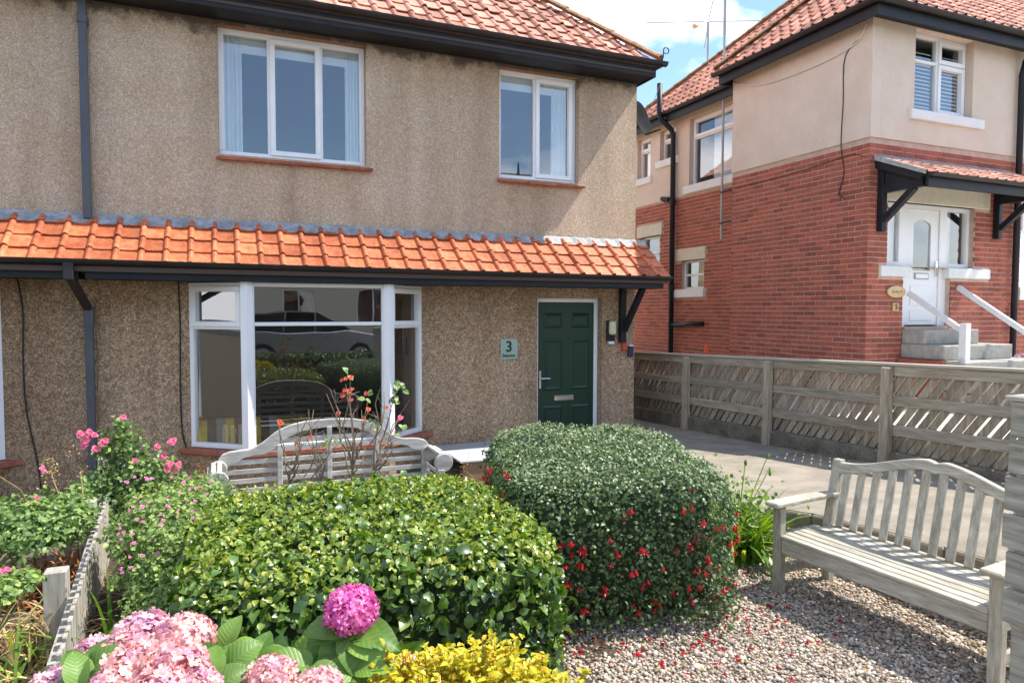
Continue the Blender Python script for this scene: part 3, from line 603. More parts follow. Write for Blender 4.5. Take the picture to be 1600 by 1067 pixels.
# front door
fd = (Vector((0, YF+.12, 0)), ft[1], ft[2]); x0, x1, z0, z1 = DR
a, b = x0+.075, x1-.065
lf = MB().ubox(fd, a, b, z0+.02, z1-.065, -.055, -.015).build('front_door', 'green_door', house, bevel=.004, label='dark green six-panel front door')
MB().ubox(fd, x0, x0+.07, z0, z1, -.07, 0).ubox(fd, x1-.06, x1, z0, z1, -.07, 0).ubox(fd, x0+.07, x1-.06, z1-.06, z1, -.07, 0).build('door_frame', 'upvc', lf, bevel=.006)
for (u0, u1) in ((a+.08, a+.39), (b-.39, b-.08)):
    for (v0, v1) in ((1.66, 1.88), (.74, 1.50), (.06, .52)):
        mb = MB(); o = lambda uu, vv, nn: Vector((uu, YF+.12-nn, vv))
        q = [(u0, v0), (u1, v0), (u1, v1), (u0, v1)]; r = [(u0+.03, v0+.03), (u1-.03, v0+.03), (u1-.03, v1-.03), (u0+.03, v1-.03)]; s = [(u0+.055, v0+.055), (u1-.055, v0+.055), (u1-.055, v1-.055), (u0+.055, v1-.055)]
        V = [o(*p, -.0148) for p in q]+[o(*p, -.001) for p in r]+[o(*p, -.010) for p in s]
        mb.add(V, [(i, (i+1) % 4, 4+(i+1) % 4, 4+i) for i in range(4)]+[(4+i, 4+(i+1) % 4, 8+(i+1) % 4, 8+i) for i in range(4)]+[(8, 9, 10, 11)]); mb.build('panel', 'green_door', lf)
MB().ubox(fd, 4.50, 4.82, .59, .67, -.014, 0).ubox(fd, 4.53, 4.79, .605, .655, 0, .008).build('letterbox', 'chrome', lf, bevel=.004)
MB().ubox(fd, a+.012, a+.045, .78, 1.04, -.014, -.002).tube([(a+.03, YF+.115, .93), (a+.03, YF+.06, .93), (a+.16, YF+.055, .93)], .011).build('handle', 'chrome', lf)
box('door_step', 'step_stone', (DR[0]-.05, DR[1]+.05, YF-.3, YF-.001, -.3, -.06), house, bevel=.01)
MB().ubox(ft, x0+.002, x1-.002, z0, z0+.03, -.28, -.002).build('threshold', 'step_stone', house)

# canopy roof (pent roof along the whole front)
CX1 = 5.93; cy0, cz0 = 8.24, 2.42; cy1, cz1 = 8.86, 2.93
ub = Vector((0, cy1-cy0, cz1-cz0)); sl = ub.length; ub.normalize()
tplc = tile_tpl(.244, .30, roll=.04, rw=.066, lift=.026)
for own, xa, xb in ((house, XP, CX1), (adj, -6.0+.008, XP)):
    na = round((xb-xa)/.244); wv = (xb-xa)/na
    cr = bpy.data.objects.new('canopy_roof', MB().prism([(xa, cy0, cz0-.06), (xa, cy1+.03, cz1-.04), (xa, cy1+.03, cz1-.09), (xa, cy0, cz0-.11)], (xb-xa, 0, 0)).mesh('canopy_roof', 'underlay'))
    link(cr, own)
    tile_field(cr, (xa, cy0, cz0-.03), (1, 0, 0), ub, [(0, 0), (na*wv, 0), (na*wv, sl), (0, sl)], wv, .235, .29, tplc, 'orange_tile', 300, under=False, jit=.003, b0=-.02)
    # lead flashing pieces dressed over the rolls
    for i in range(int((xb-xa)/.61)+1):
        x0 = xa+i*.61; x1 = min(x0+.615, xb)
        if x1-x0 < .05: continue
        n = max(4, int((x1-x0)/.061)); V = []
        for j in range(n+1):
            x = x0+(x1-x0)*j/n; ph = ((x-xa) % wv)/wv; bz = .036 if .06 < ph < .24 else .008
            jy = random.uniform(-.008, .008)
            V += [(x, YF-.012, cz1+.055+random.uniform(-.006, .006)), (x, YF-.03, cz1+.03+bz), (x, cy1-.06+jy, cz1-.035+bz), (x, cy1-.115+jy*2, cz1-.08+bz)]
        MB().add(V, [(4*j+k, 4*j+k+1, 4*j+k+5, 4*j+k+4) for j in range(n) for k in range(3)]).build('flashing', 'lead' if x0 < 3.9 else 'mortar_white', cr)
    fas = MB().box(xa, xb-.06, cy0+.045, cy0+.075, 2.235, cz0-.03).build('fascia', 'black_paint', own, bevel=.004)
    MB().box(xa, xb-.07, cy0+.08, YF-.004, 2.245, 2.262).build('soffit', 'black_paint', own)
    gutter(own, (xa, cy0-.015, 2.435), (xb+.03, cy0-.015, 2.405) if own is house else (xb, cy0-.015, 2.435), joint=1.5)
# end board and timber bracket at the corner
MB().prism([(CX1-.058, cy0+.08, 2.24), (CX1-.058, YF+.4, 2.24), (CX1-.058, YF+.4, 2.85), (CX1-.058, cy1, 2.84), (CX1-.058, cy0+.08, 2.33)], (.03, 0, 0)).build('end_board', 'black_paint', house)
brk = bpy.data.objects.new('bracket', MB().box(5.50, 5.585, YF-.10, YF-.003, 1.44, 2.24).mesh('bracket', 'black_paint', .006)); link(brk, house)
MB().beam((5.543, YF-.10, 1.62), (5.60, cy0+.16, 2.24), .075, .075, (1, 0, 0)).build('brace', 'black_paint', brk)
# main hipped roof
ey, ez, ex = 8.50, 5.47, 5.88; tp = .90; cs = 1/math.hypot(1, tp)
tplm = tile_tpl(.235, .34, roll=.04, rw=.075, lift=.03)
ubm = Vector((0, cs, tp*cs)); run = 3.4; slm = run/cs
for own, xa, xb in ((house, XP, ex), (adj, -9.3, XP)):
    rf = bpy.data.objects.new('roof', MB().prism([(xa, ey, ez-.09), (xa, ey+.4, ez-.09), (xa, ey+.4, ez-.12), (xa, ey, ez-.12)], (xb-xa-.05, 0, 0)).mesh('roof', 'underlay')); link(rf, own)
    poly = [(0, 0), (xb-xa, 0), (xb-xa-run, slm), (0, slm)] if own is house else [(0, 0), (xb-xa, 0), (xb-xa, slm), (0, slm)]
    tile_field(rf, (xa, ey-.02, ez), (1, 0, 0), ubm, poly, .235, .29, .335, tplm, 'salmon_tile', 300 if own is house else 60, jit=.008)
    if own is house:
        tile_field(rf, (ex+.03, ey, ez), (0, 1, 0), (-cs, 0, tp*cs), [(0, 0), (6.8, 0), (run, slm)], .235, .29, .335, tplm, 'salmon_tile', 0, jit=.008)
        hip_tiles(rf, (ex+.02, ey-.02, ez+.06), (ex-run, ey+run, ez+run*tp+.09), 'hip_tile')
        # scrolled iron hip hook
        sc = [(ex+.02, ey-.06, ez+.0), (ex+.04, ey-.08, ez+.10)]+[(ex+.075+.045*math.cos(t), ey-.10, ez+.19+.045*math.sin(t)*(1-t/16)) for t in [math.pi-k*.5 for k in range(12)]]
        MB().tube(sc, .008, 6).build('hip_hook', 'black_paint', rf)
    else: pass
    MB().box(xa, xb-.05 if own is house else xb-.004, ey+.01, ey+.04, 5.30, ez-.02).build('fascia', 'black_paint', own)
    MB().box(xa, xb-.06 if own is house else xb-.004, ey+.042, YF-.004, 5.31, 5.33).build('soffit', 'black_paint', own)
    gutter(own, (xa, ey-.055, 5.50), (xb+.11 if own is house else xb, ey-.055, 5.50), r=.062, joint=1.25)
MB().box(ex-.05, ex-.02, ey+.01, 15.6, 5.30, ez-.02).build('side_fascia', 'black_paint', house)
MB().box(XC+.001, ex-.055, YF-.0, 15.6, 5.31, 5.33).build('side_soffit', 'black_paint', house)
gutter(house, (ex+.045, 15.6, 5.50), (ex+.045, ey-.11, 5.50), r=.062, joint=2)
# downpipe between the two houses
dp = MB().box(-1.385, -1.305, YF-.115, YF-.04, 2.92, 5.45).build('downpipe', 'grey_pipe', house, bevel=.006, label='square grey downpipe between the two houses')
MB().box(-1.395, -1.295, YF-.125, YF-.002, 5.02, 5.10).build('pipe_clip', 'grey_pipe', dp, bevel=.004)
MB().box(-1.395, -1.315, YF-.115, YF-.04, -.2, 1.93).build('lower_pipe', 'grey_pipe', dp, bevel=.006)
MB().box(-1.403, -1.307, YF-.123, YF-.03, 1.72, 1.95).build('pipe_socket', 'grey_pipe', dp, bevel=.004)
MB().beam((-1.43, cy0+.0, 2.26), (-1.36, YF-.085, 1.93), .075, .075, (1, 0, 0)).build('swan_neck', 'gutter_plastic', dp, bevel=.006)
MB().box(-1.475, -1.385, cy0-.06, cy0+.03, 2.22, 2.40).build('gutter_outlet', 'gutter_plastic', dp, bevel=.006)
# small things fixed to the front
def cable(name, pts, r, m, label, n=5):
    P = [Vector(p) for p in pts]; Q = []
    for i in range(len(P)-1):
        for k in range(4):
            t = k/4; p0, p1, p2, p3 = P[max(i-1, 0)], P[i], P[i+1], P[min(i+2, len(P)-1)]
            Q.append(.5*((2*p1)+(p2-p0)*t+(2*p0-5*p1+4*p2-p3)*t*t+(3*p1-p0-3*p2+p3)*t**3))
    Q.append(P[-1]); return MB().tube(Q, r, n).build(name, m, None, label, 'cable')
cable('wall_cable', [(-2.02, YF-.01, 2.24), (-1.98, YF-.01, 1.9), (-1.99, YF-.01, 1.3), (-1.97, YF-.01, .8), (-1.88, YF-.01, .2), (-1.86, YF-.01, -.1)], .008, 'black_cable', 'thin black cable down the wall left of the downpipe')
cable('wall_cable', [(-.46, YF-.01, 2.24), (-.45, YF-.01, 1.7), (-.46, YF-.01, 1.0), (-.45, YF-.01, .5), (-.40, YF-.02, .26)], .008, 'black_cable', 'thin black cable beside the left edge of the bay window')
sg = thing('house_number_plate', (3.71, YF-.01, 1.24), 'glass-green plate with number 3 on pebbledash beside the door', 'house sign')
MB().ubox(ft, 3.585, 3.845, 1.235, 1.52, .012, .02).build('plate', 'sign_plate', sg, bevel=.002)
text('numeral', '3', .21, 'dark_letter', (3.71, YF-.021, 1.405), ft, sg); text('house_name', 'Seacton', .062, 'dark_letter', (3.71, YF-.021, 1.285), ft, sg)
for sx in (3.60, 3.83):
    for sz in (1.25, 1.505): MB().tube([(sx, YF+.002, sz), (sx, YF-.026, sz)], .009, 8).build('screw', 'chrome', sg)
lt = thing('wall_light', (5.36, YF-.03, 1.45), 'cream and black bulkhead light on the wall right of green door', 'wall light')
MB().ubox(ft, 5.29, 5.42, 1.46, 1.77, .0, .05).build('backplate', 'black_paint', lt, bevel=.008)
MB().ubox(ft, 5.30, 5.41, 1.56, 1.765, .05, .12).build('diffuser', 'lamp_cream', lt, bevel=.02)
MB().ubox(ft, 5.31, 5.40, 1.42, 1.46, .01, .07).build('sensor', 'upvc', lt, bevel=.008)
rb = thing('junction_box', (5.61, YF-.02, 1.22), 'small red-brown box on the wall under the timber bracket', 'box')
MB().ubox(ft, 5.545, 5.625, 1.32, 1.43, .0, .09).build('case', 'red_box', rb, bevel=.006)
cb = MB().tube([(5.56, YF-.03, 1.32), (5.50, YF-.03, 1.27), (5.46, YF-.02, 1.30)], .008, 5).build('lead_wire', 'red_box', rb)
nb = thing('key_safe', (5.70, YF-.02, 1.2), 'small dark navy box on the house corner beside red-brown box', 'box')
MB().ubox(ft, 5.66, 5.745, 1.22, 1.38, .0, .06).build('body', 'navy_box', nb, bevel=.01)
MB().ubox(ft, 5.665, 5.74, 1.381, 1.40, .0, .065).build('lid', 'upvc', nb, bevel=.004)
# satellite dish on the side wall
ds = thing('satellite_dish', (XC, 9.5, 4.8), 'dark grey satellite dish behind the house corner', 'satellite dish')
c = Vector((6.12, 9.32, 4.93)); nn = Vector((.45, -.85, .25)).normalized(); sx = nn.cross(Vector((0, 0, 1))).normalized(); sy = sx.cross(nn); V = []; F = []
for j, (rr, dd) in enumerate(((.27, .05), (.262, .05), (.18, .008), (.09, -.01), (.0, -.016))):
    for k in range(20): an = 2*math.pi*k/20; V.append(c+sx*rr*math.cos(an)*.92+sy*rr*math.sin(an)*1.05+nn*dd)
for j in range(4):
    for k in range(20): F.append((j*20+k, j*20+(k+1) % 20, (j+1)*20+(k+1) % 20, (j+1)*20+k))
MB().add(V, F).build('reflector', 'dish_grey', ds, smooth=True)
MB().tube([c-nn*.02, c-nn*.12, (XC-.02, 9.55, 4.85)], .02, 8).build('mount', 'dish_grey', ds)
MB().tube([c-sy*.27+nn*.03, c-sy*.3+nn*.3], .012, 6).build('feed_arm', 'dish_grey', ds)
# timber deck in front of the door
dk = thing('timber_deck', (3.8, 8.3, -.14), 'low pale grey timber deck step along the wall under the door', 'deck')
for k in range(8):
    y = 7.78+k*.135; box('plank', 'deck_wood', (2.62, 5.45, y, y+.128, .072+random.uniform(-.002, .002), .10), dk, bevel=.005)
box('skirt', 'reveal', (2.66, 5.42, 7.80, 7.83, -.2, .071), dk)

# ------------------------------------------------------------------ red brick house on the right
bh = thing('brick_house', (10.5, 9, .6), 'red brick and cream rendered house with white door behind the fence', 'house')
BX, BY, RX, RB = 8.28, 6.9, 8.84, 13.6
sf = (Vector((BX, 0, 0)), Vector((0, 1, 0)), Vector((-1, 0, 0))); rf_ = (Vector((RX, 0, 0)), Vector((0, 1, 0)), Vector((-1, 0, 0))); ff = (Vector((0, BY, 0)), Vector((1, 0, 0)), Vector((0, -1, 0)))
ZB = 4.34; ZT = 6.0
HA = (10.25, 11.6, 4.46, 5.8); HB = (12.05, 12.62, 5.15, 5.8); HC = (12.98, 13.5, 4.9, 5.8); SA = (11.1, 11.85, 2.36, 2.95); SB = (12.62, 13.35, 2.85, 3.57)
FW = (9.1, 10.35, 4.78, 5.92); FD = (8.66, 10.52, 2.56, 3.47); FD2 = (9.0, 10.02, 1.70, 2.561); FR = (11.62, 13.4, 2.3, 3.6)
wall_holes(MB(), sf, BY, 9.67, .4, ZB, [], .2).build('side_wall', 'mortar', bh)
wall_holes(MB(), rf_, 9.67, RB, .4, ZB, [SA, SB], .2).build('rear_side_wall', 'mortar', bh)
wall_holes(MB(), ff, BX+.2, 15, .4, ZB, [FD, FD2, FR], .2).build('front_wall', 'mortar', bh)
MB().box(BX+.2, RX, 9.47, 9.668, .4, ZT).build('return_wall', 'mortar', bh)
e = .022
wall_holes(MB(), (sf[0]+sf[2]*e, sf[1], sf[2]), BY-e, 9.67, ZB-.02, ZT, [], .2).build('side_render', 'cream_render', bh)
wall_holes(MB(), (rf_[0]+rf_[2]*e, rf_[1], rf_[2]), 9.68, RB, ZB-.06, ZT, [HA, HB, HC], .2).build('rear_side_render', 'cream_render', bh)
wall_holes(MB(), (ff[0]+ff[2]*e, ff[1], ff[2]), BX+.18, 15, ZB-.02, ZT, [FW], .2).build('front_render', 'cream_render', bh)
MB().box(RX+.2, 15, RB-.2, RB, .4, ZT).build('back_wall', 'cream_render', bh)
MB().box(RX+.25, 15, BY+.25, RB-.21, 3.9, 4.0).box(RX+.25, 15, 9.6, 9.7, .6, 6).box(10.9, 11.0, BY+.25, RB-.3, .6, 6).box(RX+.25, 15, BY+.25, RB-.21, 5.95, 6.0).build('interior_wall', 'room_wall', bh)
def bricks(fr, u0, u1, v0, v1, holes, quoin=0):
    A = []; P = []; o, u, n = fr; z = Vector((0, 0, 1)); row = 0; v = v0
    while v+.065 <= v1+.02:
        x = u0-(.1125 if row % 2 else 0)
        segs = [(u0, u1)]
        for h in holes:
            if h[2]-.02 < v+.0325 < h[3]+.02:
                ns = []
                for a, b in segs:
                    if h[0] > a: ns.append((a, min(b, h[0])))
                    if h[1] < b: ns.append((max(a, h[1]), b))
                ns = [q for q in ns if q[1]-q[0] > .01]; segs = ns
        while x < u1:
            for a, b in segs:
                l, r = max(x, a), min(x+.211, b)
                if r-l > .035:
                    d = .018+random.uniform(-.0015, .002)
                    c = o+u*((l+r)/2)+z*(v+.0325+random.uniform(-.001, .001))+n*(.006+random.uniform(-.002, .002)-d/2)
                    A.append(np.array([u*(r-l), z*.0615, n*d]).T); P.append(np.array(c))
            x += .225
        v += .075; row += 1
    return A, P
A = []; P = []
for args in ((sf, BY-.006, 9.67, .5, ZB-.06, []), (rf_, 9.67, RB, .5, ZB-.1, [SA, SB, (11.03, 12.03, 2.95, 3.2), (11.03, 12.05, 2.18, 2.36), (12.5, 13.5, 3.57, 3.83), (12.5, 13.5, 2.68, 2.85)]),
             (ff, BX+.006, 13.5, .5, ZB-.06, [FD, FD2, FR, (8.6, 10.85, 3.46, 3.74), (8.5, 9.10, 2.40, 2.56), (9.95, 10.9, 2.40, 2.56), (9.07, 9.97, 1, 1.7)])):
    a, p = bricks(*args); A += a; P += p
cube = tri_template([(-.5, -.5, .5), (.5, -.5, .5), (.5, .5, .5), (-.5, .5, .5), (-.5, -.5, -.5), (.5, -.5, -.5), (.5, .5, -.5), (-.5, .5, -.5)], [(0, 1, 2, 3), (0, 4, 5, 1), (1, 5, 6, 2), (2, 6, 7, 3), (3, 7, 4, 0), (4, 7, 6, 5)])
A = np.array(A); P = np.array(P)
tocam = np.array(CAM)-P; dist = np.linalg.norm(tocam, axis=1); nn_ = A[:, :, 2]/np.linalg.norm(A[:, :, 2], axis=1, keepdims=True)
leaves(bh, cube, A, P, 'brick', 300, 'brick', 'more_bricks', score=np.linalg.norm(A[:, :, 0], axis=1)*np.sum(nn_*tocam, 1)/dist**3*(P[:, 2] > 1.25))
# side windows
def sill(fr, u0, u1, v0, v1, m='white_sill', out=.07, par=bh, name='sill'): return MB().ubox(fr, u0, u1, v0, v1, -.19, out).build(name, m, par, bevel=.008)
def setb(fr, d): return (fr[0]-fr[2]*d, fr[1], fr[2])
for h, lights in ((HA, [(0, 1, 0, .72, 0), (0, 1, .72, 1, 1)]), (HB, [(0, 1, 0, .6, 0), (0, 1, .6, 1, 1)]), (HC, [(0, 1, 0, .68, 0), (0, 1, .68, 1, 1)]), (SA, [(0, 1, 0, .5, 0), (0, 1, .5, 1, 0)]), (SB, [(0, 1, 0, .5, 0), (0, 1, .5, 1, 0)])):
    window(bh, setb(rf_, .08), *h, 0, lights, fw=.045)
for a, b, c, d in ((10.15, 11.75, 4.30, 4.46), (11.95, 12.75, 5.0, 5.15), (12.9, 13.6, 4.75, 4.9), (11.05, 12.02, 2.19, 2.36), (12.52, 13.48, 2.69, 2.85)): sill(rf_, a, b, c, d)
for a, b, c, d in ((11.05, 12.02, 2.95, 3.2), (12.52, 13.5, 3.57, 3.82)): sill(rf_, a, b, c, d, 'cream_stone', .03, name='lintel')
curtain(bh, 0, 0, 0, 0, 0) if False else None
MB().box(RX+.2, RX+.21, 10.5, 11.1, 4.5, 5.75).box(RX+.2, RX+.21, 13.0, 13.4, 4.9, 5.6).build('net_curtain', 'curtain', bh)
# upper front window with shutters
fw_ = window(bh, setb(ff, .10), *FW, 0, [(0, .5, 0, .68, 0), (.5, 1, 0, .68, 1), (0, .5, .68, 1, 0), (.5, 1, .68, 1, 1)], fw=.05, label='upper front window with white louvred shutters')
sill(ff, 9.0, 10.58, 4.64, 4.78)
for half in (9.15, 9.75):
    for k in range(16): MB().beam((half, BY+.185, 4.86+k*.055), (half+.52, BY+.185, 4.86+k*.055), .05, .009, (0, -.6, .8)).build('louvre', 'shutter', fw_)
# front entrance: side lights, door, lintel
ent = setb(ff, .08); x0, x1, z0, z1 = FD
fr_ = MB()
for a, b, c, d in ((x0, x0+.06, 2.56, z1), (9.0, 9.16, 1.7, z1), (9.87, 10.02, 1.7, z1), (x1-.06, x1, 2.56, z1), (x0+.06, 9.0, z1-.06, z1), (9.16, 9.87, z1-.06, z1), (10.02, x1-.06, z1-.06, z1), (x0+.06, 9.0, 2.56, 2.63), (10.02, x1-.06, 2.56, 2.63)): fr_.ubox(ent, a, b, c, d, -.07, 0)
fo = fr_.build('entrance_frame', 'upvc', bh)
MB().ubox(ent, x0+.06, 9.0, 2.63, z1-.06, -.045, -.039).build('side_light', 'glass', fo); MB().ubox(ent, 10.02, x1-.06, 2.63, z1-.06, -.045, -.039).build('side_light', 'glass', fo)
MB().box(x0+.05, 9.05, BY+.21, BY+.22, 2.6, 3.4).box(10.0, 10.4, BY+.30, BY+.31, 2.6, 3.45).build('net_curtain', 'shutter', bh)
wd = MB(); 
for a, b, c, d in ((9.165, 9.865, 1.72, 2.52), (9.165, 9.33, 2.52, 3.405), (9.70, 9.865, 2.52, 3.405), (9.33, 9.70, 3.28, 3.405)): wd.ubox(ent, a, b, c, d, -.06, -.02)
arch = [(9.33, 3.28)]+[(9.33+.37*k/8, 3.20+.06*math.sin(math.pi*k/8)) for k in range(9)]+[(9.70, 3.28)]
wd.prism([ent[0]+Vector((p[0], .02, p[1])) for p in arch], (0, .04, 0))
wdo = wd.build('front_door', 'upvc', bh, label='white half-glazed front door with arched pane')
MB().ubox(ent, 9.335, 9.695, 2.525, 3.27, -.045, -.04).build('pane', 'glass', wdo)
for v0, v1 in ((2.0, 2.30), (1.78, 1.94)): MB().ubox(ent, 9.28, 9.75, v0, v1, -.02, -.008).build('panel', 'upvc', wdo, bevel=.01)
MB().ubox(ent, 9.36, 9.66, 2.39, 2.48, -.02, -.004).build('letterbox', 'galv', wdo, bevel=.004); MB().ubox(ent, 9.38, 9.64, 2.405, 2.465, -.006, .0).build('letter_flap', 'upvc', wdo)
MB().ubox(ent, 9.80, 9.84, 2.44, 2.66, -.02, 0).tube([(9.82, BY+.06, 2.55), (9.70, BY+.05, 2.55)], .01).build('handle', 'chrome', wdo)
sill(ff, 8.6, 10.85, 3.47, 3.73, 'cream_stone', .02, name='lintel'); sill(ff, 8.52, 9.12, 2.41, 2.56, out=.035); sill(ff, 9.93, 10.88, 2.41, 2.56, out=.035)
MB().ubox(ff, 9.1, 9.95, 1.55, 1.70, -.2, -.02).build('threshold', 'step_stone', bh)
window(bh, setb(ff, .02), *FR, 0, [(0, .5, 0, .7, 0), (.5, 1, 0, .7, 0), (0, .5, .7, 1, 1), (.5, 1, .7, 1, 1)], fw=.06); sill(ff, 11.55, 13.5, 2.1, 2.3)
# door canopy
dc = bpy.data.objects.new('door_canopy', MB().prism([(8.38, BY-.001, 4.0), (8.38, 6.2, 3.70), (8.38, 6.2, 3.62), (8.38, BY-.001, 3.90)], (2.85, 0, 0)).mesh('door_canopy', 'black_paint')); link(dc, bh)
ubd = Vector((0, BY-6.16, .33)); sld = ubd.length; tpld = tile_tpl(.2, .22, roll=.022, rw=.05, lift=.018)
tile_field(dc, (8.35, 6.15, 3.70), (1, 0, 0), ubd, [(0, 0), (2.9, 0), (2.9, sld), (0, sld)], .2, .19, .22, tpld, 'salmon_tile', 80, under=False, b0=-.01)
MB().prism([(8.345, BY-.002, 4.09), (8.345, BY-.12, 4.03), (8.345, BY-.12, 4.0), (8.345, BY-.002, 4.04)], (2.92, 0, 0)).build('flashing', 'lead', dc)
MB().prism([(8.335, BY-.03, 4.07), (8.335, 6.14, 3.75), (8.335, 6.14, 3.69), (8.335, BY-.03, 4.0)], (.05, 0, 0)).build('verge', 'mortar_white', dc)
MB().box(8.42, 11.2, 6.13, 6.17, 3.53, 3.69).build('fascia', 'black_paint', dc); gutter(dc, (8.40, 6.08, 3.70), (11.25, 6.08, 3.69), r=.05, joint=2)
for bx in (8.43, 10.93):
    bk = bpy.data.objects.new('bracket', MB().box(bx, bx+.09, BY-.10, BY-.008, 3.03, 3.9).mesh('bracket', 'black_paint', .006)); link(bk, dc)
    MB().box(bx, bx+.09, 6.22, BY-.101, 3.55, 3.66).beam((bx+.045, BY-.10, 3.18), (bx+.045, 6.36, 3.56), .08, .08, (1, 0, 0)).build('brace', 'black_paint', dc)
    MB().prism([(bx+.02, BY-.11, 3.66), (bx+.02, 6.22, 3.66), (bx+.02, 6.22, 3.70), (bx+.02, BY-.11, 3.92)], (.05, 0, 0)).build('infill_board', 'black_paint', dc)
# eaves, gutters, roof of the brick house
OX, OY, EZ = 7.98, 6.58, 6.02
MB().box(OX+.03, OX+.06, OY+.03, 9.75, 5.83, EZ-.01).box(OX+.06, 15, OY+.03, OY+.06, 5.83, EZ-.01).box(8.56, 8.59, 9.76, 13.8, 5.83, EZ-.01).box(OX+.06, 8.56, 9.72, 9.75, 5.83, EZ-.01).build('fascia', 'black_paint', bh)
MB().box(OX+.061, BX+.3, OY+.061, 9.719, 5.93, 5.95).box(BX+.3, 15, OY+.061, BY+.1, 5.93, 5.95).box(8.591, RX+.1, 9.76, 13.8, 5.93, 5.95).build('soffit', 'black_paint', bh)
gutter(bh, (OX-.03, 9.82, 6.02), (OX-.03, OY-.06, 6.02), joint=1.1); gutter(bh, (OX-.08, OY-.03, 6.02), (15, OY-.03, 6.02), joint=1.4); gutter(bh, (8.50, 13.9, 6.02), (8.50, 9.85, 6.02), joint=1.4)
rfo = bpy.data.objects.new('roof', MB().prism([(OX+.1, 9.78, EZ-.02), (OX+1.7, 8.2, EZ+1.4), (RX+1.5, 8.2, EZ+1.4), (RX+.5, 9.78, EZ-.02)], (0, .02, 0)).mesh('roof', 'underlay')); link(rfo, bh)
tplr = tile_tpl(.2, .30, roll=.035, rw=.07, lift=.03)
D = 3.585
tile_field(rfo, (OX, OY, EZ+.01), (0, 1, 0), (cs, 0, tp*cs), [(0, 0), (3.22, 0), (1.61, 1.61/cs)], .2, .25, .29, tplr, 'salmon_tile', 130)
tile_field(rfo, (8.54, 9.0, EZ+.01), (0, 1, 0), (cs, 0, tp*cs), [(0, 0), (4.75, 0), (1.165, D/cs), (0, 2.42/cs)], .2, .25, .29, tplr, 'salmon_tile', 130)
tile_field(rfo, (OX, OY, EZ+.01), (1, 0, 0), (0, cs, tp*cs), [(0, 0), (7, 0), (7, D/cs), (4.145, D/cs), (1.61, 1.61/cs)], .2, .25, .29, tplr, 'salmon_tile', 40)
hip_tiles(rfo, (OX, OY, EZ+.07), (OX+1.61, OY+1.61, EZ+.08+1.61*tp), 'hip_tile', .10, .36); hip_tiles(rfo, (OX, 9.8, EZ+.07), (OX+1.61, 8.19, EZ+.08+1.61*tp), 'hip_tile', .10, .36)
hip_tiles(rfo, (8.54, 13.75, EZ+.07), (8.54+D, 13.75-D, EZ+.08+D*tp), 'hip_tile', .10, .36)
MB().prism([(8.54, 13.75, EZ), (8.54+D, 13.75-D, EZ+D*tp), (15, 13.75-D, EZ+D*tp), (15, 13.75, EZ)], (0, 0, -.05)).build('rear_slope', 'hip_tile', rfo)
# soil stack
sp_ = MB().tube([(8.74, 12.04, .6), (8.74, 12.04, 5.55), (8.70, 12.05, 5.68), (8.48, 12.1, 5.88), (8.44, 12.12, 6.0), (8.44, 12.12, 6.62)], .055, 10).build('soil_pipe', 'black_paint', bh, smooth=True)
MB().tube([(8.74, 12.0, 1.62), (8.75, 11.4, 1.66), (8.75, 11.13, 1.66), (8.86, 11.1, 1.66)], .045, 10).build('waste_branch', 'black_paint', sp_, smooth=True)
for zz in (4.2, 1.62, 2.4): MB().tube([(8.74, 12.04, zz-.06), (8.74, 12.04, zz+.06)], .068, 10).build('pipe_collar', 'black_paint', sp_)
MB().tube([(8.70, 12.1, 4.25), (8.70, 12.35, 4.3), (8.84, 12.45, 4.3)], .05, 8).build('waste_branch', 'black_paint', sp_)
fp = MB().tube([(11.38, BY-.14, 5.75), (11.38, BY-.09, 5.55), (11.38, BY-.09, .62)], .045, 10).tube([(11.35, OY-.02, 5.98), (11.38, BY-.14, 5.75)], .045, 10).build('downpipe', 'black_paint', bh, smooth=True)
# steps and handrails
st = thing('entrance_steps', (9.7, 6.5, .6), 'grey stone steps rising to the white door of the brick house', 'steps')
for k in range(5): box('step', 'step_stone', (9.0-.02*k, 10.15+.28*k, BY-.36-.30*k, BY-.004-.002*k, 1.66-.205*(k+1)+.003*k, 1.66-.205*k), st, bevel=.012)
MB().box(8.9, 9.0-.001, BY-.7, BY-.03, .55, 1.25).build('cheek_wall', 'brick', st)
for lx, nm in ((9.10, 'left white handrail with square post beside the brick house steps'), (10.16, 'right white handrail without visible post at the brick house steps')):
    hr = thing('handrail', (lx, 6.3, .6), nm, 'handrail'); dz = .02 if lx < 10 else .12
    MB().beam((lx, BY-.02, 2.16+dz), (lx, 6.06 if lx < 10 else 5.6, 1.62+dz*1.2 if lx < 10 else 1.42), .05, .07).build('rail', 'white_paint', hr)
    MB().box(lx-.05, lx+.05, (6.0 if lx < 10 else 5.5), (6.1 if lx < 10 else 5.6), .6, 1.76 if lx < 10 else 1.5).build('post', 'white_paint', hr, bevel=.006)
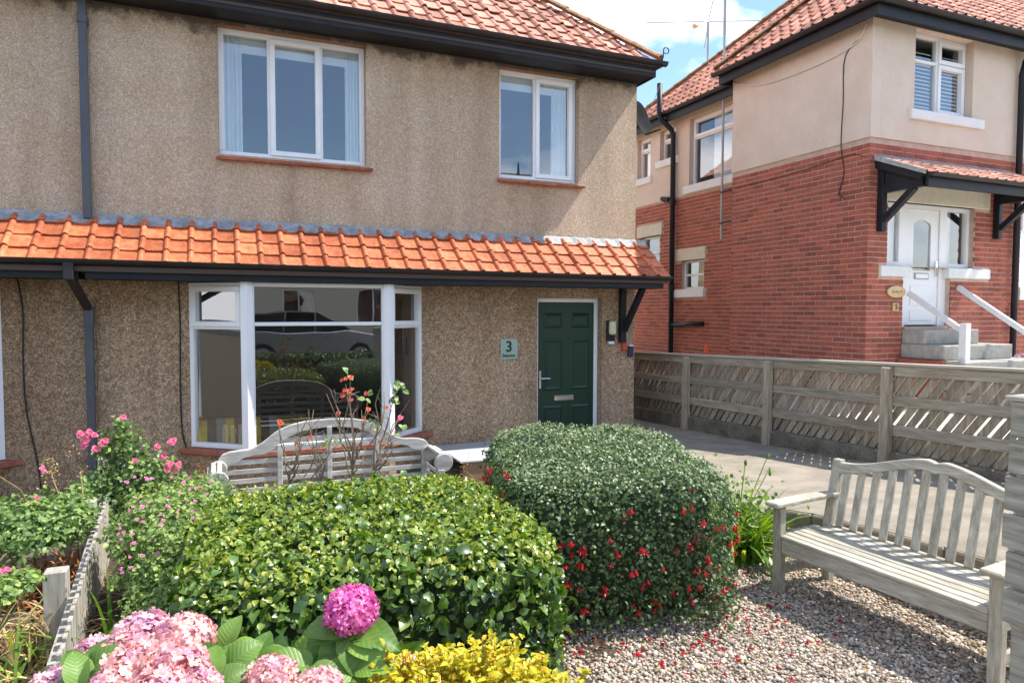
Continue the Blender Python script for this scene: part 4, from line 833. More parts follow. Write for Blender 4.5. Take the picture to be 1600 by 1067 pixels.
# signs on the brick house
os_ = thing('oval_house_sign', (8.85, BY-.02, 2.1), 'oval pale wood name sign on brick beside the white door', 'house sign')
n = 28; el = [(8.845+.185*math.cos(2*math.pi*k/n), BY-.012, 2.195+.085*math.sin(2*math.pi*k/n)) for k in range(n)]
MB().prism(el, (0, -.025, 0)).build('board', 'sign_wood', os_, bevel=.004)
sq = MB()
for k in range(7): sq.beam((8.75+.028*k, BY-.0385, 2.185+.018*((k*3) % 4-1.5)*.6), (8.765+.028*k, BY-.0385, 2.20-.014*((k*5) % 3-1)), .012, .003, (0, 0, 1))
sq.build('faded_lettering', 'brown_letter', os_)
n5 = thing('number_plaque', (8.85, BY-.02, 1.9), 'small pale wooden plaque with number 5 below the oval sign', 'house sign')
MB().ubox(ff, 8.79, 8.90, 1.92, 2.04, .006, .03).build('plaque', 'sign_wood', n5, bevel=.004); text('numeral', '5', .11, 'brown_letter', (8.845, BY-.032, 1.98), ff, n5)
# cables, pole, aerial
cable('wall_cable', [(8.27, 7.0, 5.75), (8.25, 7.32, 5.55), (8.25, 7.34, 4.9), (8.25, 7.36, 4.3), (8.255, 7.30, 3.9), (8.255, 7.38, 3.62), (8.262, 7.30, 3.55)], .007, 'black_cable', 'thin dark cable hanging down the cream side wall of brick house')
cable('wall_cable', [(8.235, 9.66, 5.86), (8.235, 9.0, 5.64), (8.235, 8.2, 5.58), (8.235, 7.5, 5.60), (8.235, 7.1, 5.68), (8.24, 6.98, 5.86)], .008, 'white_cable', 'white cable slung under the eaves of the brick house')
cable('wall_cable', [(8.262, 9.6, 4.05), (8.262, 8.8, 4.05), (8.262, 8.0, 4.08), (8.262, 7.4, 4.12), (8.262, 7.1, 4.12), (8.30, 6.88, 3.98)], .005, 'black_cable', 'thin cable clipped along the red brick side wall')
ap = thing('aerial_pole', (8.62, 10.35, 3.0), 'tall thin grey metal pole on the side of the brick house', 'pole')
MB().tube([(8.62, 10.35, 3.25), (8.62, 10.35, 7.0)], .022, 8).tube([(8.62, 10.35, 7.0), (8.62, 10.35, 10.5)], .028, 8).build('mast', 'galv', ap)
for zz in (4.12, 3.55): MB().beam((8.60, 10.37, zz), (8.60, 9.68, zz), .03, .03).build('wall_bracket', 'black_paint', ap)
an = thing('roof_aerial', (9.88, 12.40, 7.1), 'thin metal roof aerial with long crossed rods against the sky', 'aerial')
c = Vector((9.88, 12.40, 8.22)); MB().tube([(9.88, 12.40, 7.0), c], .025, 8).build('mast', 'galv', an)
for d, l0, l1 in ((Vector((.92, -.39, .02)), -1.35, 1.30), (Vector((.2, -.1, 1)), -.0, 1.0), (Vector((-.22, -.1, -1)), 0, .62)): MB().tube([c+d.normalized()*l0, c+d.normalized()*l1], .011, 6).build('rod', 'galv', an)
MB().tube([c, c+Vector((-.48, -.2, -.24))], .018, 6).build('arm', 'galv', an); MB().tube([c+Vector((-.46, -.19, -.23)), c+Vector((-.54, -.22, -.27))], .05, 8).build('balun', 'sign_wood', an)
cable('overhead_wire', [(5.85, 9.3, 5.1), (7.0, 10.4, 5.45), (8.44, 12.1, 6.6)], .006, 'black_cable', 'thin wire from house corner across to the black vent pipe')
cn = thing('traffic_cone', (7.8, 9.7, .6), 'orange and white traffic cone behind the fence', 'traffic cone')
MB().box(7.62, 7.98, 9.52, 9.88, .6, .63).build('base', 'cone_orange', cn); MB().lathe((7.8, 9.7, .63), [(.13, 0), (.085, .27)], 18).lathe((7.8, 9.7, .63), [(.062, .45), (.025, .72)], 18).build('body', 'cone_orange', cn, smooth=True)
MB().lathe((7.8, 9.7, .63), [(.086, .27), (.063, .45)], 18).build('reflective_band', 'white_paint', cn, smooth=True)

# ------------------------------------------------------------------ timber fence with slanted slats
FX = 6.8
def top_z(y): return 1.18+.031*(10.4-y)
fc = thing('slatted_fence', (FX, 7, .1), 'weathered timber fence with slanting slats between path and brick house', 'fence')
lean = math.tan(R(36)); hw = .0475
y = 11.6; me_done = 0
while y > 2.6:
    zb = top_z(y)-1.02; zt = top_z(y)-.03; j = random.uniform(-.012, .012)
    yb0, yt0 = y+j, y+j-(zt-zb)*lean; x0, x1 = FX+.045, FX+.063
    MB().prism([(x0, yb0-hw, zb), (x0, yb0+hw, zb), (x0, yt0+hw, zt), (x0, yt0-hw, zt)], (x1-x0, 0, 0)).build('slat', 'fence_v', fc); y -= .127
for (a, b, w) in ((.02, .13, .04), (.35, .46, .04), (.67, .79, .04)):
    ypts = [12.0, 10.67, 8.89, 7.11, 5.33, 3.55, 2.2]
    for i in range(len(ypts)-1):
        ya, yb = ypts[i]-.002, ypts[i+1]+.002; o = random.uniform(-.01, .01)
        MB().hexa([(FX+.004, yb, top_z(yb)-b+o), (FX+.042, yb, top_z(yb)-b+o), (FX+.042, ya, top_z(ya)-b), (FX+.004, ya, top_z(ya)-b), (FX+.004, yb, top_z(yb)-a+o), (FX+.042, yb, top_z(yb)-a+o), (FX+.042, ya, top_z(ya)-a), (FX+.004, ya, top_z(ya)-a)]).build('rail', 'fence_y', fc, bevel=.004)
ya, yb = 12.0, 2.2
MB().hexa([(FX-.03, yb, top_z(yb)-.018), (FX+.09, yb, top_z(yb)-.018), (FX+.09, ya, top_z(ya)-.018), (FX-.03, ya, top_z(ya)-.018), (FX-.03, yb, top_z(yb)+.012), (FX+.09, yb, top_z(yb)+.012), (FX+.09, ya, top_z(ya)+.012), (FX-.03, ya, top_z(ya)+.012)]).build('top_cap', 'lit_cap_wood', fc, bevel=.004)
for py in (10.67, 8.89, 7.13, 5.34, 3.55):
    zb = path_z(py)-.06; zt = top_z(py)-.02; MB().hexa([(FX-.10, py-.055, zb), (FX+.002, py-.055, zb), (FX+.002, py+.055, zb), (FX-.10, py+.055, zb), (FX-.085, py-.05, zt-.02), (FX+.002, py-.05, zt), (FX+.002, py+.05, zt), (FX-.085, py+.05, zt-.02)]).build('post', 'fence_v', fc, bevel=.008)
mb = MB()
yy = [12, 10, 8.89, 7.11, 5.33, 3.55, 2.2]
for i in range(len(yy)-1):
    ya, yb = yy[i]-.003, yy[i+1]+.003; za, zb = top_z(ya)-.97, top_z(yb)-.97
    MB().hexa([(FX-.05, yb, -.2), (FX+.115, yb, -.2), (FX+.115, ya, -.2), (FX-.05, ya, -.2), (FX-.045, yb, zb), (FX+.115, yb, zb+.01), (FX+.115, ya, za+.01), (FX-.045, ya, za)]).build('gravel_board', 'plinth', fc, bevel=.01)

# ------------------------------------------------------------------ slatted garden bench on the gravel
bn_ = thing('garden_bench', (3.7, 2.88, 0), 'weathered wooden garden bench with wavy slatted back on the gravel', 'bench')
ang = math.atan2(-.115, 1.40); ca, sa = math.cos(ang), math.sin(ang)
BO = Vector((3.44, 3.56, 0))   # front-left foot; local x runs towards camera (-Y), local y towards the fence (+X)
def bp(x, y, z): return Vector((BO.x+x*(-sa)+y*ca, BO.y-x*ca-y*sa*1.0, z))
def bbox(name, x0, x1, y0, y1, z0, z1, parent=bn_, bev=.006, y0t=None, y1t=None):
    wm = 'bench_wood_v' if z1-z0 > .25 else 'bench_wood'
    y0t = y0 if y0t is None else y0t; y1t = y1 if y1t is None else y1t
    return MB().hexa([bp(x0, y0, z0), bp(x1, y0, z0), bp(x1, y1, z0), bp(x0, y1, z0), bp(x0, y0t, z1), bp(x1, y0t, z1), bp(x1, y1t, z1), bp(x0, y1t, z1)]).build(name, wm, parent, bevel=bev)
LB = 1.43
for x in (0, LB-.065):
    bbox('front_leg', x, x+.065, 0, .06, -.01, .595); bbox('back_leg', x, x+.065, .50, .56, -.01, .40)
    bbox('back_post', x, x+.065, .50, .56, .40, .86, y0t=.60, y1t=.655)
    A_ = [bp(x-.02, -.06, .60), bp(x+.09, -.06, .60), bp(x+.085, .3, .605), bp(x+.07, .60, .60), bp(x-.01, .60, .60), bp(x-.02, .3, .605)]
    MB().prism(A_, (0, 0, .032)).build('armrest', 'bench_wood', bn_, bevel=.008)
    bbox('stretcher', x+.012, x+.052, .061, .499, .13, .19); bbox('side_rail', x+.012, x+.052, .061, .499, .30, .38)
bbox('front_apron', .066, LB-.066, .008, .04, .285, .385); bbox('back_rail', .066, LB-.066, .515, .55, .33, .41)
for k in range(7): bbox('seat_slat', -.0 if 0 < k < 6 else .066, LB if 0 < k < 6 else LB-.066, -.005+k*.073 if k else .002, .055+k*.073, .387, .408, bev=.004)
NS = 12
def crest(t):   # back height along the bench, 0..1
    s = abs(t-.5)*2; h = .845+.135*(.5+.5*math.cos(math.pi*min(1, s*1.05)))
    if s < .07: h -= .018*(1-s/.07)
    return h
K = 48; top = [(.03+(LB-.06)*k/K, crest(k/K)) for k in range(K+1)]; low = [(x, h-.075+(.01 if .1 < x/LB < .9 else 0)) for x, h in top]
V = []; 
for (x, h), (_, l) in zip(top, low):
    for d in (0, .045): V += [bp(x, .50+(l-.40)*.217+d, l), bp(x, .50+(h-.40)*.217+d, h)]
F = []
for k in range(K): a = 4*k; F += [(a, a+4, a+5, a+1), (a+2, a+3, a+7, a+6), (a+1, a+5, a+7, a+3), (a, a+2, a+6, a+4)]
F += [(0, 1, 3, 2), (4*K, 4*K+2, 4*K+3, 4*K+1)]
MB().add(V, F).build('crest_rail', 'bench_wood', bn_, bevel=.005)
for k in range(NS):
    x = .066+(LB-.132)*(k+.5)/NS; h = crest(x/LB)-.06
    MB().hexa([bp(x-.026, .512, .41), bp(x+.026, .512, .41), bp(x+.026, .534, .41), bp(x-.026, .534, .41), bp(x-.026, .512+(h-.41)*.217, h), bp(x+.026, .512+(h-.41)*.217, h), bp(x+.026, .534+(h-.41)*.217, h), bp(x-.026, .534+(h-.41)*.217, h)]).build('back_slat', 'bench_wood_v', bn_, bevel=.004)

# ------------------------------------------------------------------ horizontal board gate at the right edge
gt = thing('board_gate', (3.3, 1.4, 0), 'weathered grey gate of horizontal boards at the right edge of the view', 'gate')
for k in range(6):
    z1 = 1.515-k*.172; o = random.uniform(-.012, .012); tl = random.uniform(-.006, .006)
    MB().hexa([(3.285, .75, z1-.155+tl), (3.31, .75, z1-.155+tl), (3.31, 1.975+o, z1-.155), (3.285, 1.975+o, z1-.155), (3.285, .75, z1+tl), (3.31, .75, z1+tl), (3.31, 1.975+o, z1), (3.285, 1.975+o, z1)]).build('board', 'gate_wood', gt, bevel=.004)
    MB().tube([(3.28, 1.90, z1-.05), (3.288, 1.90, z1-.05)], .005, 6).build('nail', 'galv', gt)
MB().box(3.312, 3.39, 1.85, 1.95, -.05, 1.50).build('post', 'gate_wood', gt, bevel=.006); MB().box(3.312, 3.39, .8, .9, -.05, 1.50).build('post', 'gate_wood', gt, bevel=.006)
MB().box(3.27, 3.40, .74, 1.985, 1.518, 1.54).build('top_cap', 'gate_wood', gt, bevel=.004)

# ------------------------------------------------------------------ scroll-armed bench below the bay
lb = thing('scroll_arm_bench', (.9, 6.3, -.13), 'pale grey bench with arched back and scrolled arms below the bay window', 'bench')
LX0, LX1, LYB, LYF = -.05, 1.86, 6.50, 5.98; hwid = (LX1-LX0)/2; lcx = (LX0+LX1)/2
tp_ = [(1.0, .60), (.965, .645), (.90, .665), (.82, .672), (.74, .675), (.68, .69), (.60, .735), (.53, .79), (.46, .835), (.36, .872), (.24, .895), (.12, .905), (0, .908)]
bt_ = [(1.0, .53), (.95, .52), (.90, .545), (.84, .555), (.78, .60), (.70, .615), (.60, .62), (.52, .65), (.45, .71), (.38, .76), (.26, .805), (.13, .825), (0, .83)]
T = [(-s, z) for s, z in tp_]+[(s, z) for s, z in tp_[-2::-1]]; B = [(-s, z) for s, z in bt_]+[(s, z) for s, z in bt_[-2::-1]]; V = []; F = []
for (s, z), (s2, z2) in zip(T, B):
    for d in (0, .045): V += [(lcx+s2*hwid, LYB+d, z2), (lcx+s*hwid, LYB+d, z)]
K = len(T)-1
for k in range(K): a = 4*k; F += [(a, a+4, a+5, a+1), (a+2, a+3, a+7, a+6), (a+1, a+5, a+7, a+3), (a, a+2, a+6, a+4)]
F += [(0, 1, 3, 2), (4*K, 4*K+2, 4*K+3, 4*K+1)]
MB().add(V, F).build('crest_rail', 'lutyens_wood', lb, bevel=.006)
for z, s in ((.735, .44), (.665, .60), (.56, .93), (.475, .93), (.39, .93), (.305, .93)): MB().box(lcx-s*hwid, lcx+s*hwid, LYB+.008, LYB+.035, z-.022, z+.022).build('back_slat', 'lutyens_wood', lb, bevel=.004)
for s, z in ((-.46, .70), (0, .84), (.46, .70)): MB().box(lcx+s*hwid-.022, lcx+s*hwid+.022, LYB-.012, LYB+.007, .26, z).build('back_stile', 'lutyens_wood', lb, bevel=.004)
for s in (-1, 1):
    px = lcx+s*(hwid-.03)
    MB().box(px-.035, px+.035, LYB-.01, LYB+.05, -.16, .56).build('back_leg', 'lutyens_wood', lb, bevel=.006)
    MB().box(px-.035, px+.035, LYF, LYF+.07, -.16, .46).build('front_leg', 'lutyens_wood', lb, bevel=.006)
    for yy_, rr in ((LYF+.005, .085), (LYB-.035, .075)):
        cx = px+s*.03; zc = .52; n = 24
        MB().prism([(cx+rr*math.cos(2*math.pi*k/n), yy_, zc+rr*math.sin(2*math.pi*k/n)) for k in range(n)], (0, .05, 0)).build('scroll_disc', 'lutyens_wood', lb, bevel=.006)
    for an_ in (100, 60, 20) if s > 0 else (80, 120, 160):
        a = R(an_); x = px+s*.03+.07*math.cos(a); z = .52+.07*math.sin(a); MB().box(x-.02, x+.02, LYF+.056, LYB-.036, z-.012, z+.012).build('arm_slat', 'lutyens_wood', lb, bevel=.004)
    for z in (.42, .35, .28): MB().box(px-.02, px+.005, LYF+.071, LYB-.011, z-.016, z+.016).build('arm_slat', 'lutyens_wood', lb, bevel=.004)
for k in range(7): MB().box(LX0+.07, LX1-.07, LYF+.002+k*.073, LYF+.058+k*.073, .235, .258).build('seat_slat', 'lutyens_wood', lb, bevel=.004)
MB().box(LX0+.07, LX1-.07, LYF+.02, LYF+.05, .15, .234).build('front_apron', 'lutyens_wood', lb, bevel=.005)

# ------------------------------------------------------------------ low picket fence at left
pf = thing('low_picket_fence', (-.8, 5, 0), 'low weathered grey picket fence between the two gardens at left', 'fence')
a = Vector((-.66, 3.0, 0)); b = Vector((-1.04, 8.4, 0)); d = (b-a); ln = d.length; d.normalize(); sd = Vector((d.y, -d.x, 0)); k = 0
while k*.098 < ln:
    p = a+d*(k*.098); h = .40+random.uniform(-.012, .012); g = ground_z(p.x, p.y)
    q = lambda u, w, z: p+d*u+sd*w+Vector((0, 0, z))
    MB().hexa([q(0, .0, g-.05), q(.064, 0, g-.05), q(.064, .02, g-.05), q(0, .02, g-.05), q(0, 0, h), q(.064, 0, h), q(.064, .02, h), q(0, .02, h)]).build('picket', 'grey_picket', pf, bevel=.003); k += 1
for z in (.30, .0):
    MB().beam(a+Vector((0, 0, z))-sd*.025, b+Vector((0, 0, z))-sd*.025, .04, .07).build('rail', 'grey_picket', pf)
for t in (.255, .58, .9):
    p = a+d*ln*t-sd*.10; MB().box(p.x-.055, p.x+.055, p.y-.05, p.y+.05, -.3, .50 if t < .5 else .44).build('post', 'grey_picket', pf, bevel=.006)

# ------------------------------------------------------------------ gravel
def stone_tpl(seed):
    r = np.random.default_rng(seed); bm = bmesh.new(); bmesh.ops.create_icosphere(bm, subdivisions=1, radius=.5); V = np.array([v.co for v in bm.verts]); T = [[v.index for v in f.verts] for f in bm.faces]; bm.free()
    V = V*(1+r.uniform(-.22, .22, (len(V), 1)))*np.array([1, .78, .55]); return V, np.array(T)
pts = []; s = .0172
for iy in range(int(3.3/s)):
    for ix in range(int(3.4/s)):
        x = 1.15+ix*s+random.uniform(-.5, .5)*s; y = 1.75+iy*s+random.uniform(-.5, .5)*s
        if y > 4.9 or x > 4.26-max(0, y-4.0)*.32: continue
        q = project((x, y, 0))
        if not q or q[0] < 820 or q[0] > 1660 or q[1] > 1110: continue
        pts.append((x, y))
P = np.array(pts); n = len(P); P = np.column_stack([P, rng.uniform(-.004, .006, n)+np.where(rng.random(n) < .25, .008, 0)])
yaw_ = rng.uniform(0, 6.28, n); sc = rng.lognormal(math.log(.0225), .30, n); tl = rng.normal(0, .3, (n, 2))
nr = np.column_stack([tl, np.ones(n)]); A = frames(nr)*sc[:, None, None]
k = rng.integers(0, 5, n); joined('gravel', [(stone_tpl(i), A[k == i], P[k == i]) for i in range(5)], 'stone', None, True, label='pale mixed gravel chippings around the bench', cat='gravel', kind='stuff')

# ------------------------------------------------------------------ clipped bushes
def superbox(n, c, h, ex, rot=0, top_only=None):
    """random points and normals on a rounded box; c centre, h half sizes"""
    d = rng.normal(size=(n*3, 3)); d /= np.linalg.norm(d, axis=1, keepdims=True)
    # sample direction denser on box: cube sampling
    u = rng.uniform(-1, 1, (n*3, 3)); f = rng.choice(3, n*3, p=np.array([h[1]*h[2], h[0]*h[2], h[0]*h[1]])/(h[1]*h[2]+h[0]*h[2]+h[0]*h[1])); u[np.arange(n*3), f] = np.sign(u[np.arange(n*3), f])
    r = (np.abs(u)**ex).sum(1)**(-1/ex); p = u*r[:, None]; nr = np.sign(p)*np.abs(p)**(ex-1)/np.array(h); nr /= np.linalg.norm(nr, axis=1, keepdims=True)
    p = p*np.array(h); cr, sr = math.cos(rot), math.sin(rot); Rm = np.array([[cr, -sr, 0], [sr, cr, 0], [0, 0, 1]])
    p = p@Rm.T; nr = nr@Rm.T; keep = np.arange(n); return (p+np.array(c))[:n], nr[:n]
def lump(p, f, a): return a*(np.sin(p[:, 0]*f+1.3)*np.sin(p[:, 1]*f*.9+.7)+.6*np.sin(p[:, 2]*f*1.4+p[:, 0]*f*.7))
def bush(parent, n, c, h, ex, rot, tpl, m, size, depth, tilt, nparts, zmin=.02, core='twig', updroop=0):
    p, nr = superbox(n, c, h, ex, rot); p = p+nr*lump(p, 9, .018)[:, None]
    dd = rng.exponential(depth, n); out = rng.random(n) < .05; dd[out] = -rng.uniform(0, .05, out.sum()); p = p-nr*dd[:, None]
    k = p[:, 2] > zmin; p, nr, dd = p[k], nr[k], dd[k]; nn = len(p)
    ln = nr+rng.normal(0, tilt, (nn, 3)); ln[:, 2] += .35; along = rng.normal(size=(nn, 3))+nr*.55; along[:, 2] += updroop
    A = frames(ln, along=along)*(size*rng.uniform(.5, 1.3, nn))[:, None, None]
    cam_ = np.array(CAM)-p; face = np.sum(nr*cam_, 1)/np.linalg.norm(cam_, axis=1); z = np.linalg.norm(cam_, axis=1)
    leaves(parent, tpl, A, p, m, nparts, smooth=True, score=np.where(face > .0, 1/z-dd*3, -5))
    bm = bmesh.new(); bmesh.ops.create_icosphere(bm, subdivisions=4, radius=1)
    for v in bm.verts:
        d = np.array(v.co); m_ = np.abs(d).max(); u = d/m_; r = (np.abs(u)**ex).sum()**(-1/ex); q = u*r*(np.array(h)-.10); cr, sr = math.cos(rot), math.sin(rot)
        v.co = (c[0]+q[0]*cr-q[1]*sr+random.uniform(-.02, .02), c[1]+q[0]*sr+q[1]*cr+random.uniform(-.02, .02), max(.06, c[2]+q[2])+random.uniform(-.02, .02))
    me = bpy.data.meshes.new('inner_core'); bm.to_mesh(me); bm.free(); me.materials.append(MATS[core]); link(bpy.data.objects.new('inner_core', me), parent, kind='stuff')  # solid dark core added inside the leaves to close see-through gaps
    return p, nr
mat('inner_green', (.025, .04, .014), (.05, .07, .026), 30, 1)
gh = thing('clipped_hedge', (.75, 3.85, 0), 'clipped bright green glossy-leaved hedge in front of the pale bench', 'hedge')
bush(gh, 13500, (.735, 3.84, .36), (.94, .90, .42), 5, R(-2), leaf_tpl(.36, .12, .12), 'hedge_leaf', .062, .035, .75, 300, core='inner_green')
mat('lit_young_leaf', (.20, .29, .04), (.32, .40, .075), 9, .34, rnd=.3, rnd_cols=[(.6, .75, .8), (1, 1, 1), (1, 1, 1), (1.2, 1.1, 1.3), (1.2, .85, .7)], spec=.6, trans=.3)  # new growth, lightened further: the sunlit hedge top put into the colour
q, qn = superbox(16000, (.735, 3.84, .37), (.95, .91, .425), 5, R(-2)); k = (qn[:, 2] > .45)|(rng.random(len(q)) < .05); q = q[k]+rng.normal(0, .015, (k.sum(), 3)); qn = qn[k]
leaves(gh, leaf_tpl(.36, .12, .12), frames(qn+rng.normal(0, .8, q.shape)+np.array([0, 0, .2]), along=rng.normal(size=q.shape)+np.array([0, 0, .8]))*rng.uniform(.020, .044, len(q))[:, None, None], q, 'lit_young_leaf', 0, bulk='young_shoots')
for k in range(14):
    x = .1+random.random()*1.3; y = 3.2+random.random()*1.2; MB().tube([(x, y, -.02), (x+random.uniform(-.1, .1), y+random.uniform(-.1, .1), .35), (x+random.uniform(-.25, .25), y+random.uniform(-.2, .2), .7)], [.016, .012, .006], 6).build('branch', 'twig', gh)
fu = thing('fuchsia_bush', (2.55, 4.25, 0), 'rounded dark fuchsia bush dotted with hanging red flowers', 'bush')
FC, FH, FROT = (2.47, 4.32, .43), (.735, .97, .53), R(-16)
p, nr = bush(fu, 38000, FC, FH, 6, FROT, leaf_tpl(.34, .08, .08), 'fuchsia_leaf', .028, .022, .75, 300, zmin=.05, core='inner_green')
q, qn = superbox(9000, FC, (FH[0]+.005, FH[1]+.005, FH[2]+.008), 6, FROT); k = qn[:, 2] > .55; q = q[k]; qn = qn[k]; q = q+qn*rng.uniform(-.01, .028, (len(q), 1))+qn*lump(q, 9, .018)[:, None]
mat('fuchsia_sheen_tip', (.27, .33, .17), (.40, .44, .26), 14, .4, rnd=.25, spec=.6, trans=.25)  # glossy sheen of the bush top put into the colour as paler leaves
leaves(fu, leaf_tpl(.34, .08, .08), frames(qn+rng.normal(0, .8, q.shape), along=rng.normal(size=q.shape)+np.array([0, 0, .9]))*rng.uniform(.014, .026, len(q))[:, None, None], q, 'fuchsia_sheen_tip', 0, bulk='shoot_tips')
for k in range(16):
    an_ = random.random()*6.28; rr = random.uniform(.1, .55); MB().tube([(2.5+.15*math.cos(an_), 4.2+.15*math.sin(an_), -.02), (2.5+rr*math.cos(an_), 4.2+rr*math.sin(an_), .25), (2.5+1.2*rr*math.cos(an_), 4.2+1.2*rr*math.sin(an_), .7)], [.02, .014, .006], 6).build('branch', 'twig', fu)
# low trailing skirt of the fuchsia
q, qn = superbox(2600, (2.45, 3.95, .10), (.72, .78, .20), 3, FROT); k = (q[:, 2] > .01) & (rng.random(len(q)) < .8); q = q[k]; qn = qn[k]
leaves(fu, leaf_tpl(.34, .08, .08), frames(qn+rng.normal(0, .7, q.shape))*.033, q, 'fuchsia_leaf', 0, bulk='trailing_foliage')
def fuchsia_tpl():
    V = []; F = []; n = 6
    for z, r in ((0, .10), (-.35, .14), (-.5, .16)): V += [(r*math.cos(2*math.pi*k/n), r*math.sin(2*math.pi*k/n), z) for k in range(n)]
    for j in range(2):
        for k in range(n): F.append((j*n+k, j*n+(k+1) % n, (j+1)*n+(k+1) % n, (j+1)*n+k))
    for k in range(4):
        a = math.pi/2*k; c, s_ = math.cos(a), math.sin(a); b = len(V)
        V += [(c*.12-s_*.1, s_*.12+c*.1, -.42), (c*.12+s_*.1, s_*.12-c*.1, -.42), (c*.45+s_*.09, s_*.45-c*.09, -.62), (c*.45-s_*.09, s_*.45+c*.09, -.62), (c*.72, s_*.72, -.68)]
        F += [(b, b+1, b+2, b+3), (b+3, b+2, b+4)]
    b = len(V)
    V += [(.15*math.cos(2*math.pi*k/n), .15*math.sin(2*math.pi*k/n), -.5) for k in range(n)]+[(.19*math.cos(2*math.pi*k/n), .19*math.sin(2*math.pi*k/n), -.85) for k in range(n)]
    for k in range(n): F.append((b+k, b+(k+1) % n, b+n+(k+1) % n, b+n+k))
    V += [(.02, 0, -.8), (-.02, 0, -.8), (0, .01, -1.2)]; F.append((len(V)-3, len(V)-2, len(V)-1))
    return tri_template(V, F)
ftpl = fuchsia_tpl(); fme = tmesh('flower', ftpl, 'fuchsia_red')
cand = [(a, b) for a, b in zip(p, nr) if a[2] < .86 and a[2] > .14]
cl = random.sample(cand, 3000); used = 0; seeds = []
for a, b in cl:
    f = np.dot(b, np.array(CAM)-a)/np.linalg.norm(np.array(CAM)-a)
    if f < .05 or b[2] > .75: continue
    if random.random() > (.25 if a[2] > .7 else .8): continue
    if seeds and min(np.linalg.norm(a-s_) for s_ in seeds) < .055: continue
    seeds.append(a)
    for c_ in range(random.choice((1, 1, 2, 3, 4))):
        o = a+b*.035+np.array([random.uniform(-.03, .03) for _ in range(3)])*(c_ > 0)
        mw = Matrix.Translation(Vector(o))@Matrix.Rotation(random.uniform(-.5, .5), 4, 'X')@Matrix.Rotation(random.uniform(-.5, .5), 4, 'Y')@Matrix.Rotation(random.random()*6, 4, 'Z')@Matrix.Scale(random.uniform(.028, .044), 4); inst('flower', fme, mw, fu); used += 1
    if used > 295: break
# fallen flowers on the gravel
fal = tmesh('fallen_flower', ftpl, 'fuchsia_red')
for k in range(110):
    an_ = random.uniform(-2.6, -.2); rr = abs(random.gauss(0, .33)); x = 2.5+(.80+rr)*math.cos(an_); y = 4.2+(.95+rr)*math.sin(an_)
    if x < 1.75 or y < 2.2 or x > 3.5: continue
    o = bpy.data.objects.new('fallen_flower', fal); link(o, None, 'fallen red fuchsia flower lying on the gravel', 'flower', 'fallen fuchsia flowers on the gravel')
    o.matrix_basis = Matrix.Translation((x, y, .022))@Matrix.Rotation(random.random()*6.3, 4, 'Z')@Matrix.Rotation(1.5+random.uniform(-.3, .3), 4, 'X')@Matrix.Scale(random.uniform(.022, .036), 4)

n = 260; P = np.column_stack([rng.uniform(1.8, 4.0, n), rng.uniform(2.2, 4.2, n), np.full(n, .018)]); k = P[:, 0] < 4.2; P = P[k]
mat('litter', (.36, .30, .07), (.40, .24, .10), 30, .8, rnd=.3, rnd_cols=[(.6, .8, .5), (1, 1, 1), (1.2, .8, .7)])
joined('leaf_litter', [(leaf_tpl(.3, .08, .1), frames(rng.normal(0, .35, P.shape)+np.array([0, 0, 1]))*rng.uniform(.015, .032, len(P))[:, None, None], P)], 'litter', None, label='small dry fallen leaves scattered over the gravel', cat='leaf litter', kind='stuff')
# golden shrub in the foreground
gs = thing('golden_shrub', (.65, 1.95, 0), 'yellow-gold leaved shrub with reddish shoots at the bottom of the view', 'shrub')
def shoots(parent, n, cx, cy, rx, ry, z0, ztop, tpl, m, size, stem_m, nparts, per=16, spread=.3):
    A = []; P = []; sm = MB()
    for k in range(n):
        a = random.random()*6.283; r = math.sqrt(random.random()); x = cx+rx*r*math.cos(a); y = cy+ry*r*math.sin(a); h = ztop(x, y, r)*random.uniform(.93, 1.04)
        bx, by = cx+(x-cx)*.45, cy+(y-cy)*.45; pts_ = [Vector((bx, by, z0)), Vector(((bx+x)/2, (by+y)/2, z0+(h-z0)*.5)), Vector((x, y, h))]
        sm.tube(pts_, [.004, .0025, .0012], 4, cap=False)
        for j in range(per):
            t = random.uniform(.55, 1)**.7; q = pts_[1].lerp(pts_[2], (t-.5)*2) if t > .5 else pts_[0].lerp(pts_[1], t*2)
            an2 = j*2.4+random.random(); out = Vector((math.cos(an2), math.sin(an2), random.uniform(.0, .9)+.7*(t > .95))).normalized(); nrm = Vector((-out.x*.5, -out.y*.5, 1))+Vector([random.gauss(0, spread) for _ in range(3)])
            P.append(np.array(q+Vector([random.gauss(0, .006) for _ in range(3)]))); A.append((np.array(nrm), np.array(out)))
    P = np.array(P); M_ = frames(np.array([a[0] for a in A]), along=np.array([a[1] for a in A]))*(size*rng.uniform(.7, 1.2, len(P)))[:, None, None]
    leaves(parent, tpl, M_, P, m, nparts); sm.build('stems', stem_m, parent, kind='stuff')
shoots(gs, 520, .60, 1.92, .52, .40, .0, lambda x, y, r: .865-.22*r*r+.03*math.sin(x*17)+.03*math.sin(y*23), leaf_tpl(.32, .08, .06), 'gold_leaf', .028, 'red_stem', 300, per=46)
mat('gold_red', (.45, .14, .03), (.5, .2, .05), 20, .6, trans=.2)

